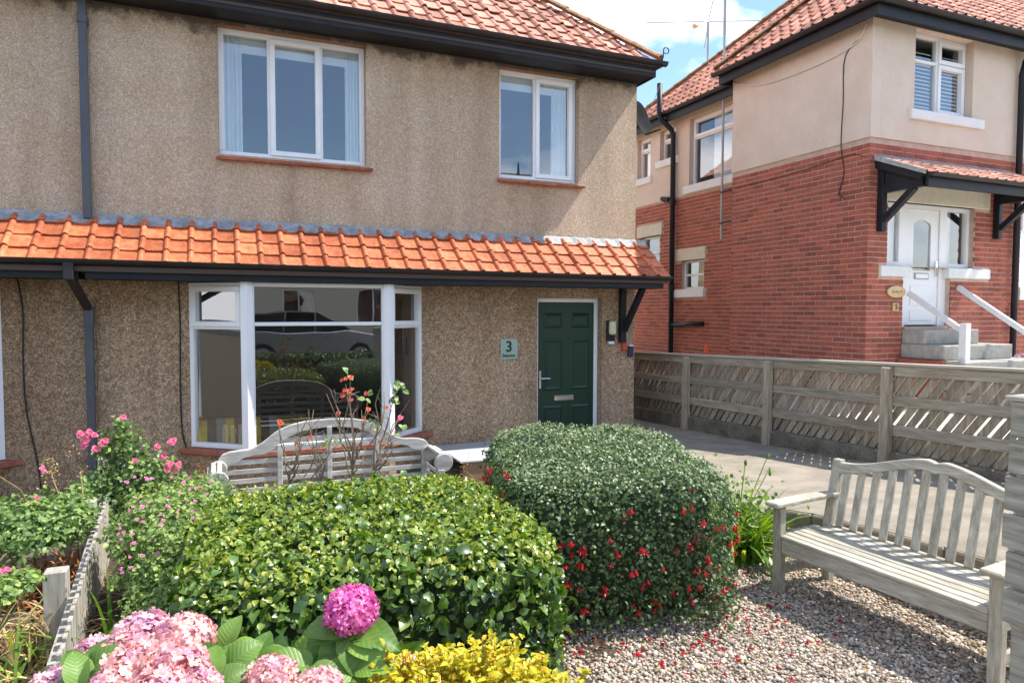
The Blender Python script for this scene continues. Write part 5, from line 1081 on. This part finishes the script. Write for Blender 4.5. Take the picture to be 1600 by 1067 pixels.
# hydrangea
hy = thing('hydrangea', (.05, 2.2, 0), 'hydrangea with pale pink mopheads and one magenta head, lower left', 'shrub')
def floret_tpl():
    V = [(0, 0, 0)]; F = []
    for k in range(4):
        a = math.pi/2*k; c, s_ = math.cos(a), math.sin(a); b = len(V)
        for u, w, z in ((.30, -.30, .14), (.30, .30, .14), (.74, -.38, .30), (.74, .38, .34), (1.0, 0, .26)): V.append((u*c-w*s_, u*s_+w*c, z))
        F += [(0, b, b+1), (b, b+2, b+3, b+1), (b+2, b+4, b+3)]
    return tri_template(V, F)
flo = floret_tpl()
for nm_, c_ in (('hydrangea_pink', (.35, .13, .14)), ('hydrangea_lilac', (.28, .10, .2)), ('hydrangea_magenta', (.25, .02, .14))): mat(nm_+'_core', c_)
def mophead(c, r, m, flat=.8, n=150):
    i = np.arange(n)+.5; ph = np.arccos(1-1.72*i/n); th = math.pi*(1+5**.5)*i; d = np.column_stack([np.cos(th)*np.sin(ph), np.sin(th)*np.sin(ph), np.cos(ph)])
    p_ = np.array(c)+d*np.array([r, r, r*flat])*rng.uniform(.90, 1.06, (n, 1)); nr_ = d+rng.normal(0, .42, (n, 3)); A_ = frames(nr_)*(r*.225*rng.uniform(.8, 1.2, n))[:, None, None]
    o = joined('flower_head', [(flo, A_, p_)], m, hy)
    sp2 = MB(); bm = bmesh.new(); bmesh.ops.create_icosphere(bm, subdivisions=2, radius=r*.82); V = [tuple(Vector((v.co.x, v.co.y, v.co.z*flat))+Vector(c)) for v in bm.verts]; F = [tuple(v.index for v in f.verts) for f in bm.faces]; bm.free()
    sp2.add(V, F).build('flower_core', m+'_core', o); return o
def unp(px, py, depth):
    py = py+10; d = fwd+r2*((px-800)/FPX)+u2*((533.5-py)/FPX); return CAM+d*depth
heads = [((225, 985), 2.15, .085, 'hydrangea_lilac'), ((285, 990), 2.1, .085, 'hydrangea_pink'), ((195, 1008), 2.05, .065, 'hydrangea_pink'), ((148, 1012), 2.15, .06, 'hydrangea_lilac'),
         ((215, 1032), 1.9, .08, 'hydrangea_pink'), ((270, 1030), 1.85, .08, 'hydrangea_pink'), ((85, 1068), 1.9, .065, 'hydrangea_lilac'), ((180, 1072), 1.8, .07, 'hydrangea_pink'), ((310, 1062), 1.85, .055, 'hydrangea_pink'), ((245, 1078), 1.75, .075, 'hydrangea_pink'),
         ((425, 1048), 1.95, .065, 'hydrangea_pink'), ((500, 1065), 1.9, .06, 'hydrangea_pink'), ((635, 1032), 2.25, .042, 'hydrangea_lilac'), ((460, 1070), 2.0, .05, 'hydrangea_lilac')]
stem = MB(); hp = []
for (px, py), dep, r, m in heads: c = unp(px, py, dep); mophead(c, r, m); hp.append(c)
cm = unp(549, 943, 2.12); mophead(cm, .076, 'hydrangea_magenta', .84, 170); hp.append(cm)
for c in hp: stem.tube([Vector((.1+(c.x-.1)*.5, 2.25+(c.y-2.25)*.5, 0)), Vector((c.x*.9+.01, c.y*.9+.22, c.z*.55)), c], [.007, .006, .005], 5)
stem.build('stems', 'stem_green', hy)
def big_leaf(w=.36, rows=7):
    V = []; F = []
    for i in range(rows+1):
        t = i/rows; ww = w*math.sin(math.pi*min(.999, t**.8))**.75*(1-.15*t) if 0 < i < rows else .002
        zc = .10*math.sin(t*math.pi)-.18*t*t
        for s_, q_ in ((-1, 1), (-.5, .5), (0, 0), (.5, .5), (1, 1)): V.append((s_*ww, t, zc+.16*q_*ww/w*.6+(.012*(i % 2) if abs(s_) == .5 else 0)))
    for i in range(rows):
        for j in range(4): F.append((i*5+j, i*5+j+1, (i+1)*5+j+1, (i+1)*5+j))
    return tri_template(V, F)
bl = big_leaf(); blm = tmesh('leaf', bl, 'hydrangea_veined', True)
def leaf_at(base, dirv, nrm, size, parent=hy, me=blm, name='leaf'):
    A_ = frames(np.array([nrm], float), along=np.array([dirv], float))[0]*size; return inst(name, me, m4(A_, base), parent)
def sc_dir(a, up=.15): # direction in the picture plane (a degrees, 0 = right, 90 = up), leaning to the camera
    return np.array(r2)*math.cos(R(a))+np.array(u2)*math.sin(R(a))-np.array(fwd)*.35+np.array([0, 0, up])
tocam_ = -np.array(fwd)+np.array([.2, 0, 1.2])
for base, angs, size in ((cm-Vector((0, 0, .055)), (-160, -118, -70, -35, 172, -8), .155), (cm-Vector((.02, -.03, .12)), (-175, -140, -95, -50, -20), .165), (unp(165, 1040, 2.0), (150, 175, 100, 60, -160), .13), (unp(130, 1045, 1.95), (160, 80, 120), .12), (unp(350, 1035, 2.0), (60, 100, 140, 20, 170, -120), .12), (unp(400, 1025, 2.05), (45, 80, 120, 150, 10), .12), (unp(345, 1010, 2.15), (95, 130, 60), .12), (unp(480, 1040, 2.0), (30, 150, 95, -60), .13), (unp(330, 1060, 1.9), (90, 40, 140), .12), (unp(120, 1075, 1.85), (60, 110, 20), .12), (unp(560, 1035, 2.05), (160, 20, 75), .12)):
    for a_ in angs: leaf_at(base+Vector([random.gauss(0, .008) for _ in range(3)]), sc_dir(a_+random.uniform(-12, 12), random.uniform(0, .3)), tocam_+np.array([random.gauss(0, .35) for _ in range(3)]), size*random.uniform(.85, 1.15))
n = 130; P = np.column_stack([rng.uniform(-.45, .55, n), rng.uniform(1.9, 2.7, n), rng.uniform(.2, .68, n)]); A = frames(rng.normal(0, .5, (n, 3))+np.array([0, -.3, 1]))*rng.uniform(.09, .15, n)[:, None, None]
leaves(hy, bl, A, P, 'hydrangea_leaf', 0, bulk='lower_foliage', smooth=True)

# ------------------------------------------------------------------ flowers and wild plants at left
def rose_tpl(n=9):
    V = []; F = []
    for k in range(n):
        a = k*2.4; rr = .25+.75*(k/n); up = .75-.6*(k/n); c, s_ = math.cos(a), math.sin(a); b = len(V)
        for u, w, z in ((.05, -.2, 0), (.05, .2, 0), (.6, -.42, .28), (.6, .42, .28), (1, -.25, .36), (1, .25, .36)): V.append((rr*u*c-w*s_, rr*u*s_+w*c, z*up*1.6))
        F += [(b, b+1, b+3, b+2), (b+2, b+3, b+5, b+4)]
    return tri_template(V, F)
rtpl = rose_tpl(); small_leaf = leaf_tpl(.36, .07, .06)
def plant(name, label, cat, base, n, blob, leaf_m, lsize, nparts, flowers=(), fl_m='pink_petal', fl_size=.03, stems=10, tpl=None, group=None, stem_m='stem_green', tiltz=.6):
    t = thing(name, base, label, cat, group); P = []; 
    w_ = np.array([b[2][0]*b[2][1]*b[2][2] for b in blob])**.8; ids = rng.choice(len(blob), n, p=w_/w_.sum())
    C = np.array([b[0:1][0] for b in blob])[ids]; H = np.array([b[2] for b in blob])[ids]
    d = rng.normal(size=(n, 3)); d /= np.linalg.norm(d, axis=1, keepdims=True); rad = rng.random(n)**.35; P = C+d*H*rad[:, None]*(1+.25*np.sin(d[:, :1]*9+d[:, 1:2]*7))
    k = P[:, 2] > ground_z(0, 5)+.02; P = P[k]; d = d[k]
    A = frames(d*.6+rng.normal(0, .6, P.shape)+np.array([0, 0, tiltz]), along=rng.normal(size=P.shape)+np.array([0, 0, -.3]))*(lsize*rng.uniform(.6, 1.3, len(P)))[:, None, None]
    leaves(t, tpl or small_leaf, A, P, leaf_m, nparts)
    sm = MB(); gz = base[2]
    for c, _, h in blob:
        for q in range(max(1, stems//len(blob))):
            e = Vector(c)+Vector([random.uniform(-.8, .8)*h[i] for i in range(3)]); s0 = Vector((base[0]+random.uniform(-.1, .1), base[1]+random.uniform(-.1, .1), gz-.02)); sm.tube([s0, s0.lerp(e, .5)+Vector((0, 0, .08)), e], [.007, .005, .003], 5, cap=False)
    sm.build('stems', stem_m, t)
    if flowers:
        fm = tmesh('flower', rtpl, fl_m)
        for f in flowers:
            nrm = Vector((random.uniform(-.4, .4), -1, .7)) if len(f) < 4 else Vector((random.gauss(0, .5), -.6, .9)); q = nrm.to_track_quat('Z', 'Y').to_matrix().to_4x4(); inst('flower', fm, Matrix.Translation(Vector(f[:3]))@q@Matrix.Rotation(random.random()*6, 4, 'Z')@Matrix.Scale(fl_size*random.uniform(.8, 1.2), 4), t)
    return t
def up(px, py, Y):
    d = fwd+r2*((px-800)/FPX)+u2*((533.5-py)/FPX); return CAM+d*(Y/d.y)
def bl_(px, py, Y, rx, ry, rz): return (tuple(up(px, py, Y)), 0, (rx, ry, rz))
# tall pink rose by the downpipe
Yr = 6.6
rf_pts = [(192, 652), (148, 680), (135, 688), (132, 697), (160, 693), (150, 702), (270, 690), (246, 698), (266, 725), (275, 735), (284, 755), (290, 762), (212, 720), (256, 712), (126, 678), (165, 688), (140, 676), (279, 726), (262, 732)]
plant('rose_bush', 'tall rose bush with pink blooms in front of the grey downpipe', 'rose bush', (-.80, 6.5, -.14), 3200, [bl_(170, 700, Yr, .10, .1, .16), bl_(200, 690, Yr, .13, .12, .17), bl_(215, 740, Yr, .28, .22, .22), bl_(170, 750, Yr, .16, .16, .2), bl_(205, 800, Yr, .3, .25, .25), bl_(260, 735, Yr, .12, .12, .12), bl_(185, 665, Yr, .05, .06, .08)], 'rose_leaf', .042, 150,
      [tuple(up(x, y, Yr-.16)) for x, y in rf_pts], 'pink_petal', .040, 24)
# mounded cranesbill with small mauve flowers
fl = [tuple(up(random.uniform(180, 330), random.uniform(745, 900), 4.7-random.random()*.5))+(1,) for _ in range(75)]
plant('cranesbill_clump', 'light green cranesbill clump with tiny mauve-pink flowers beside the picket fence', 'plant', (-.35, 4.8, -.02), 12500, [bl_(240, 820, 4.9, .24, .35, .22), bl_(285, 800, 5.2, .28, .35, .22), bl_(248, 880, 4.5, .12, .3, .20), bl_(275, 880, 4.5, .15, .3, .24), bl_(258, 935, 4.1, .08, .22, .14), bl_(285, 940, 4.1, .11, .2, .18), bl_(205, 840, 5.2, .12, .2, .12), bl_(222, 925, 4.35, .10, .3, .07), bl_(205, 890, 4.75, .09, .3, .08), bl_(240, 975, 3.95, .10, .2, .08), bl_(310, 775, 5.6, .25, .3, .14)], 'geranium_leaf', .032, 200, fl, 'mauve_petal', .014, 40)
# neighbour's wild border left of the fence
fl = [tuple(up(x, y, 5.6)) for x, y in ((66, 732), (58, 778), (12, 905), (4, 940), (68, 735))]
plant('wild_border_shrub', 'dark leafy shrub with few pink buds left of the picket fence', 'shrub', (-1.75, 5.9, -.14), 3900, [bl_(85, 800, 5.9, .32, .3, .14), bl_(20, 815, 5.6, .32, .3, .14), bl_(112, 815, 5.6, .15, .3, .15), bl_(50, 835, 5.4, .28, .3, .10), bl_(125, 780, 6.2, .10, .2, .16)], 'rose_leaf', .045, 120, fl, 'pink_petal', .028, 24)
fl = [tuple(up(x, y, 3.8)) for x, y in ((12, 890), (3, 893))]
plant('sprawling_plant', 'small pale green sprawling plant with pink buds at the left edge', 'plant', (-1.2, 3.95, 0), 480, [bl_(15, 915, 3.9, .10, .1, .05), bl_(40, 902, 4.0, .07, .08, .045), bl_(0, 930, 3.8, .08, .08, .045)], 'geranium_leaf', .036, 60, fl, 'pink_petal', .02, 8)
# dry grasses and bronze fern
def blades(parent, n, base, spread, L_, w, m, lean, nparts=120, segs=6, droop=1.0, name='blade', mins=.6):
    V = []; F = []
    for i in range(segs+1):
        t = i/segs; ww = .5*(1-t**2.2)+.02; V += [(-ww, t, 0), (ww, t, 0)]
    for i in range(segs): F.append((2*i, 2*i+1, 2*i+3, 2*i+2))
    mats = []; meshes = []
    for q in range(6):    # six curvatures
        k = droop*(.4+.25*q); VV = []
        for (x, t, _) in V: a = k*t; VV.append((x*w, math.sin(a)/k*1.0 if k > .01 else t, (math.cos(a)-1)/k))
        # length axis: starts up (z) and bends to +y
        VV = [(x, -z_*1.0, y_) for x, y_, z_ in VV]
        meshes.append(tmesh(name, tri_template(VV, F), m))
    for i in range(n):
        q = random.randrange(6); a = random.random()*6.283; r = math.sqrt(random.random())
        b = Vector((base[0]+spread[0]*r*math.cos(a), base[1]+spread[1]*r*math.sin(a), base[2])); l = L_*random.uniform(mins, 1.1)
        mw = Matrix.Translation(b)@Matrix.Rotation(random.random()*6.283, 4, 'Z')@Matrix.Rotation(-abs(random.gauss(0, lean)), 4, 'X')@Matrix.Diagonal((1, l, l, 1)); inst(name, meshes[q], mw, parent)
dg = thing('dry_grass_clump', (-1.0, 4.2, 0), 'straw-coloured dead grass clump at the lower left', 'grass clump')
blades(dg, 300, (-.98, 4.42, -.02), (.30, .60, 0), .48, .014, 'straw', .8, droop=2.0)
g2 = thing('green_grass_tuft', (-.98, 3.9, 0), 'arching green grass blades among the dead grass left of the fence', 'grass clump'); blades(g2, 26, (-.98, 4.2, -.02), (.12, .4, 0), .62, .016, 'strap_leaf', .35, droop=1.6)
bf = thing('bronze_fern', (-1.2, 5.7, -.08), 'withered rust-brown fern foliage behind the dead grass at left', 'fern'); blades(bf, 280, (-1.22, 5.72, -.08), (.36, .42, 0), .36, .018, 'rust_fern', .8, droop=1.9)
sl_ = thing('strap_leaf_tuft', (.12, 5.3, -.1), 'tuft of upright narrow green leaves beside the pale bench arm', 'plant')
c = up(350, 800, 5.35); blades(sl_, 34, (c.x, c.y, -.08), (.06, .06, 0), .58, .014, 'strap_leaf', .22, droop=.45)
y2 = thing('yellowing_iris_leaves', (-.55, 4.2, 0), 'few long yellow-green strap leaves standing by the picket fence', 'plant'); c = up(165, 930, 4.1); blades(y2, 9, (c.x, c.y, -.02), (.10, .25, 0), .62, .026, 'strap_leaf', .2, droop=.9)
# dried seed stalks
def stalk(px0, py0, px1, py1, Y, label, head='straw', nh=40, hs=.05):
    t = thing('dried_seed_stalk', tuple(up(px0, py0, Y)), label, 'plant stalk'); a, b = up(px0, py0, Y), up(px1, py1, Y); mid = a.lerp(b, .5)+Vector((.03, 0, .02)); MB().tube([a, mid, b], [.006, .005, .003], 5).build('stem', 'straw', t)
    n = nh; P = np.array(b)+rng.normal(0, 1, (n, 3))*np.array([hs*.6, hs*.6, hs]); joined('seed_head', [(small_leaf, frames(rng.normal(size=(n, 3)))*.016, P)], head, t, kind='stuff')
stalk(95, 830, 78, 735, 6.0, 'dry tan seed head standing left of the roses', nh=150, hs=.06); stalk(85, 800, 112, 705, 6.2, 'tall thin dry stalk left of the grey downpipe', nh=25, hs=.04); stalk(118, 820, 126, 735, 6.0, 'short dry stalk just left of the fence end', nh=15, hs=.03)
stalk(322, 790, 318, 735, 6.3, 'dry reddish seed spray left of the pale bench', 'rust_fern', 60, .06); stalk(745, 760, 725, 735, 7.2, 'pale dry grass heads under the deck edge', nh=60, hs=.07); stalk(0, 745, 48, 795, 5.6, 'arching rust-orange stem at the left edge', 'rust_fern', 20, .03)
# daylily clump by the bench
dl = thing('daylily_clump', (3.72, 4.15, 0), 'clump of arching green strap leaves between fuchsia bush and bench', 'plant')
blades(dl, 150, (3.70, 4.14, .0), (.16, .17, 0), .68, .034, 'strap_leaf', .45, droop=1.5)
n = 500; P = np.array([3.74, 4.2, .33])+rng.normal(0, 1, (n, 3))*np.array([.13, .15, .14]); leaves(dl, small_leaf, frames(rng.normal(0, .6, (n, 3))+np.array([0, 0, .7]))*rng.uniform(.03, .06, n)[:, None, None], P[:], 'geranium_leaf', 60)
for px, py in ((1200, 712), (1203, 738), (1165, 722)):
    b = up(px, py, 4.3); MB().tube([(3.7, 4.2, .2), (b.x, b.y-.0, (b.z+.3)/1.4), b], [.005, .004, .003], 5).build('flower_stem', 'stem_green', dl); MB().lathe(b-Vector((0, 0, .02)), [(.003, -.01), (.011, .0), (.013, .02), (.005, .04)], 8).build('bud', 'strap_leaf', dl)
# bare rose in front of the pale bench
br = thing('bare_rose_bush', (.7, 5.3, -.1), 'leggy bare rose stems with faded red blooms in front of the bay window', 'rose bush')
hipm = tmesh('faded_bloom', rtpl, 'salmon_petal'); pinkm = tmesh('bloom', rtpl, 'pink_petal'); lfm = tmesh('leaf', small_leaf, 'rose_leaf', False)
twg = MB(); tips = []
def branch(a, b, r0, r1, wob=.03, k=4):
    a = Vector(a); b = Vector(b); pts_ = [a]
    for i in range(1, k): pts_.append(a.lerp(b, i/k)+Vector([random.gauss(0, wob) for _ in range(3)]))
    pts_.append(b); twg.tube(pts_, [r0+(r1-r0)*i/k for i in range(k+1)], 5, cap=False); return pts_
Yb = 5.45
for tr in (((450, 780), (452, 740), [(435, 670), (465, 660), (490, 640), (438, 655), (480, 655), (520, 700), (470, 700), (505, 690)]),
           ((545, 775), (552, 705), [(515, 607), (540, 600), (548, 615), (565, 640), (575, 625), (525, 650), (590, 650), (548, 590), (510, 615), (572, 655), (600, 640)]),
           ((560, 780), (585, 725), [(612, 640), (620, 610), (600, 612), (628, 650), (640, 625), (615, 690), (595, 605), (618, 672)]),
           ((500, 780), (500, 740), [(482, 640), (480, 680), (520, 680), (495, 660)])):
    r0, m_, ends = tr; a = up(*r0, Yb); b = up(*m_, Yb); a.z = -.1; branch(a, b, .014, .010, .012)
    for e in ends:
        E_ = up(e[0], e[1], Yb+random.uniform(-.15, .15)); pp = branch(b.lerp(a, random.uniform(0, .3)), E_, .007, .003, .02, 5)
        for q in range(3): s0 = pp[random.randrange(2, 5)]; branch(s0, s0+Vector((random.uniform(-.10, .10), random.uniform(-.08, .08), random.uniform(.02, .13))), .003, .0015, .006, 2)
twg.build('twigs', 'twig', br, kind='stuff')
def bloom(px, py, me, s_): b = up(px, py, Yb-.05); inst(me.name, me, Matrix.Translation(b)@Vector((random.gauss(0, .4), -1, .6)).to_track_quat('Z', 'Y').to_matrix().to_4x4()@Matrix.Scale(s_, 4), br)
for px, py in ((540, 592), (534, 594), (548, 590), (538, 610), (545, 612), (550, 608), (535, 618), (548, 625), (572, 615), (436, 658), (438, 662), (485, 683), (528, 646), (575, 640), (568, 652), (462, 693), (603, 637)): bloom(px, py, hipm, random.uniform(.018, .030))
bloom(625, 653, pinkm, .032); bloom(621, 657, pinkm, .02)
for px, py, k in ((622, 605, 9), (582, 662, 4), (628, 668, 3), (575, 622, 4), (542, 580, 3), (520, 690, 3), (585, 745, 8), (618, 625, 5)):
    for q in range(k): b = up(px+random.uniform(-8, 8), py+random.uniform(-8, 8), Yb); A_ = frames(np.array([[random.gauss(0, .4), -.6, .6]]), along=np.array([[random.gauss(0, 1), 0, random.gauss(-.5, .6)]]))[0]*random.uniform(.05, .075); inst('leaf', lfm, m4(A_, b), br)
# small dry shrub and lavender by the steps
plant('lavender_bush', 'small greyish lavender bush at the foot of the brick house', 'bush', (10.9, 6.3, .6), 700, [((10.75, 6.2, 1.05), 0, (.3, .3, .32)), ((11.1, 6.3, .95), 0, (.3, .3, .3))], 'lavender', .05, 40)
plant('low_green_bush', 'low green bush right of the lavender by the brick house', 'bush', (11.3, 6.0, .6), 500, [((11.3, 6.1, .9), 0, (.3, .3, .3))], 'rose_leaf', .05, 30)
# stones by the bench arm
sb = MB(); bm = bmesh.new(); bmesh.ops.create_icosphere(bm, subdivisions=2, radius=1); c = up(308, 795, 5.5); V = [(c.x+v.co.x*.09*(1+random.uniform(-.1, .1)), c.y+v.co.y*.08, max(-.12, c.z+v.co.z*.06)) for v in bm.verts]; F = [tuple(v.index for v in f.verts) for f in bm.faces]; bm.free()
sb.add(V, F).build('boulder', 'cream_stone', None, 'pale rounded garden stone left of the pale bench', 'stone', smooth=True)

# ------------------------------------------------------------------ across the street, seen mirrored in the panes
fh = thing('front_hedge', (0, -1.3, .3), 'long green front hedge seen reflected low in the bay window', 'hedge')
bush(fh, 5200, (-.2, -1.45, .42), (5.2, .35, .40), 6, 0, leaf_tpl(.33, .09, .10), 'hedge_leaf', .09, .04, .5, 0, zmin=.0, core='inner_green')
car = thing('parked_car', (2.2, -4.7, .30), 'silver estate car parked in the street, seen reflected in the bay window', 'car')
x0 = .2; zb = .30
prof = [(0, .45), (.02, .75), (.25, .98), (.9, 1.02), (1.35, 1.02), (3.3, 1.0), (4.3, .90), (4.55, .65), (4.55, .35), (0, .35)]
MB().prism([(x0+x, -5.6, zb+z) for x, z in prof], (0, 1.75, 0)).build('body', 'car_silver', car, bevel=.03)
cab = [(.15, 1.0), (.45, 1.48), (1.3, 1.55), (2.4, 1.50), (3.35, 1.01)]
MB().prism([(x0+x, -5.48, zb+z) for x, z in cab], (0, 1.5, 0)).build('cabin_glass', 'car_glass', car); MB().prism([(x0+x, -5.5, zb+z) for x, z in [(.42, 1.46), (1.3, 1.56), (2.45, 1.5), (1.3, 1.50)]], (0, 1.54, 0)).build('roof', 'car_silver', car)
for xx in (.5, 1.45, 2.3): MB().beam((x0+xx, -3.985, zb+1.0), (x0+xx+.04, -3.985, zb+1.5), .05, .02, (0, 1, 0)).build('pillar', 'car_silver', car)
for wx in (.85, 3.6):
    for wy in (-5.6, -4.0): w_ = MB().tube([(x0+wx, wy, zb+.32), (x0+wx, wy+.2, zb+.32)], .32, 20).build('wheel', 'tyre', car); MB().tube([(x0+wx, wy-.005, zb+.32), (x0+wx, wy+.205, zb+.32)], .19, 14).build('rim', 'galv', w_)
MB().box(x0-.01, x0+.12, -3.95, -3.84, zb+.68, zb+.88).build('tail_light', 'tail_red', car)
for hx in (1.5, 2.5): MB().box(x0+hx, x0+hx+.18, -3.86, -3.82, zb+.85, zb+.88).build('door_handle', 'chrome', car)
def street_house(x0, x1, y, h, roofh, label, turret=None):
    t = thing('street_house', ((x0+x1)/2, y-4, .4), label, 'house'); f = (Vector((0, y, 0)), Vector((-1, 0, 0)), Vector((0, 1, 0))); n = int((x1-x0)/3.2); holes = []
    for k in range(n):
        c = -(x0+(k+.5)*(x1-x0)/n)
        for v0, v1 in ((1.3, 2.9), (4.1, 5.6)):
            if v1 < h: holes.append((c-.75, c+.75, v0, v1))
    wall_holes(MB(), f, -x1, -x0, 0, h, holes, .3).build('wall', 'pale_house', t)
    MB().box(x0, x1, y-8, y-.31, 0, h).build('core_wall', 'room_dark', t)
    for hh in holes: window(t, f, *hh, -.1, [(0, .5, 0, 1, 0), (.5, 1, 0, 1, 0)], fw=.09)
    MB().prism([(x0-.3, y+.4, h), (x0-.3, y-4, h+roofh), (x0-.3, y-8.4, h)], (x1-x0+.6, 0, 0)).build('roof', 'slate', t)
    if turret: MB().lathe((turret, y-1, h-1), [(.5, 0), (.5, 1.6), (.6, 1.6), (.10, 2.6), (.03, 3.4)], 10).build('turret', 'slate', t)
street_house(-9, 8.5, -16, 5.9, 1.7, 'low pale house opposite, seen reflected in the bay window')
street_house(14.6, 32, -16, 7.6, 2.4, 'tall slate-roofed house with turret, seen reflected in the upper right window', 15.2)
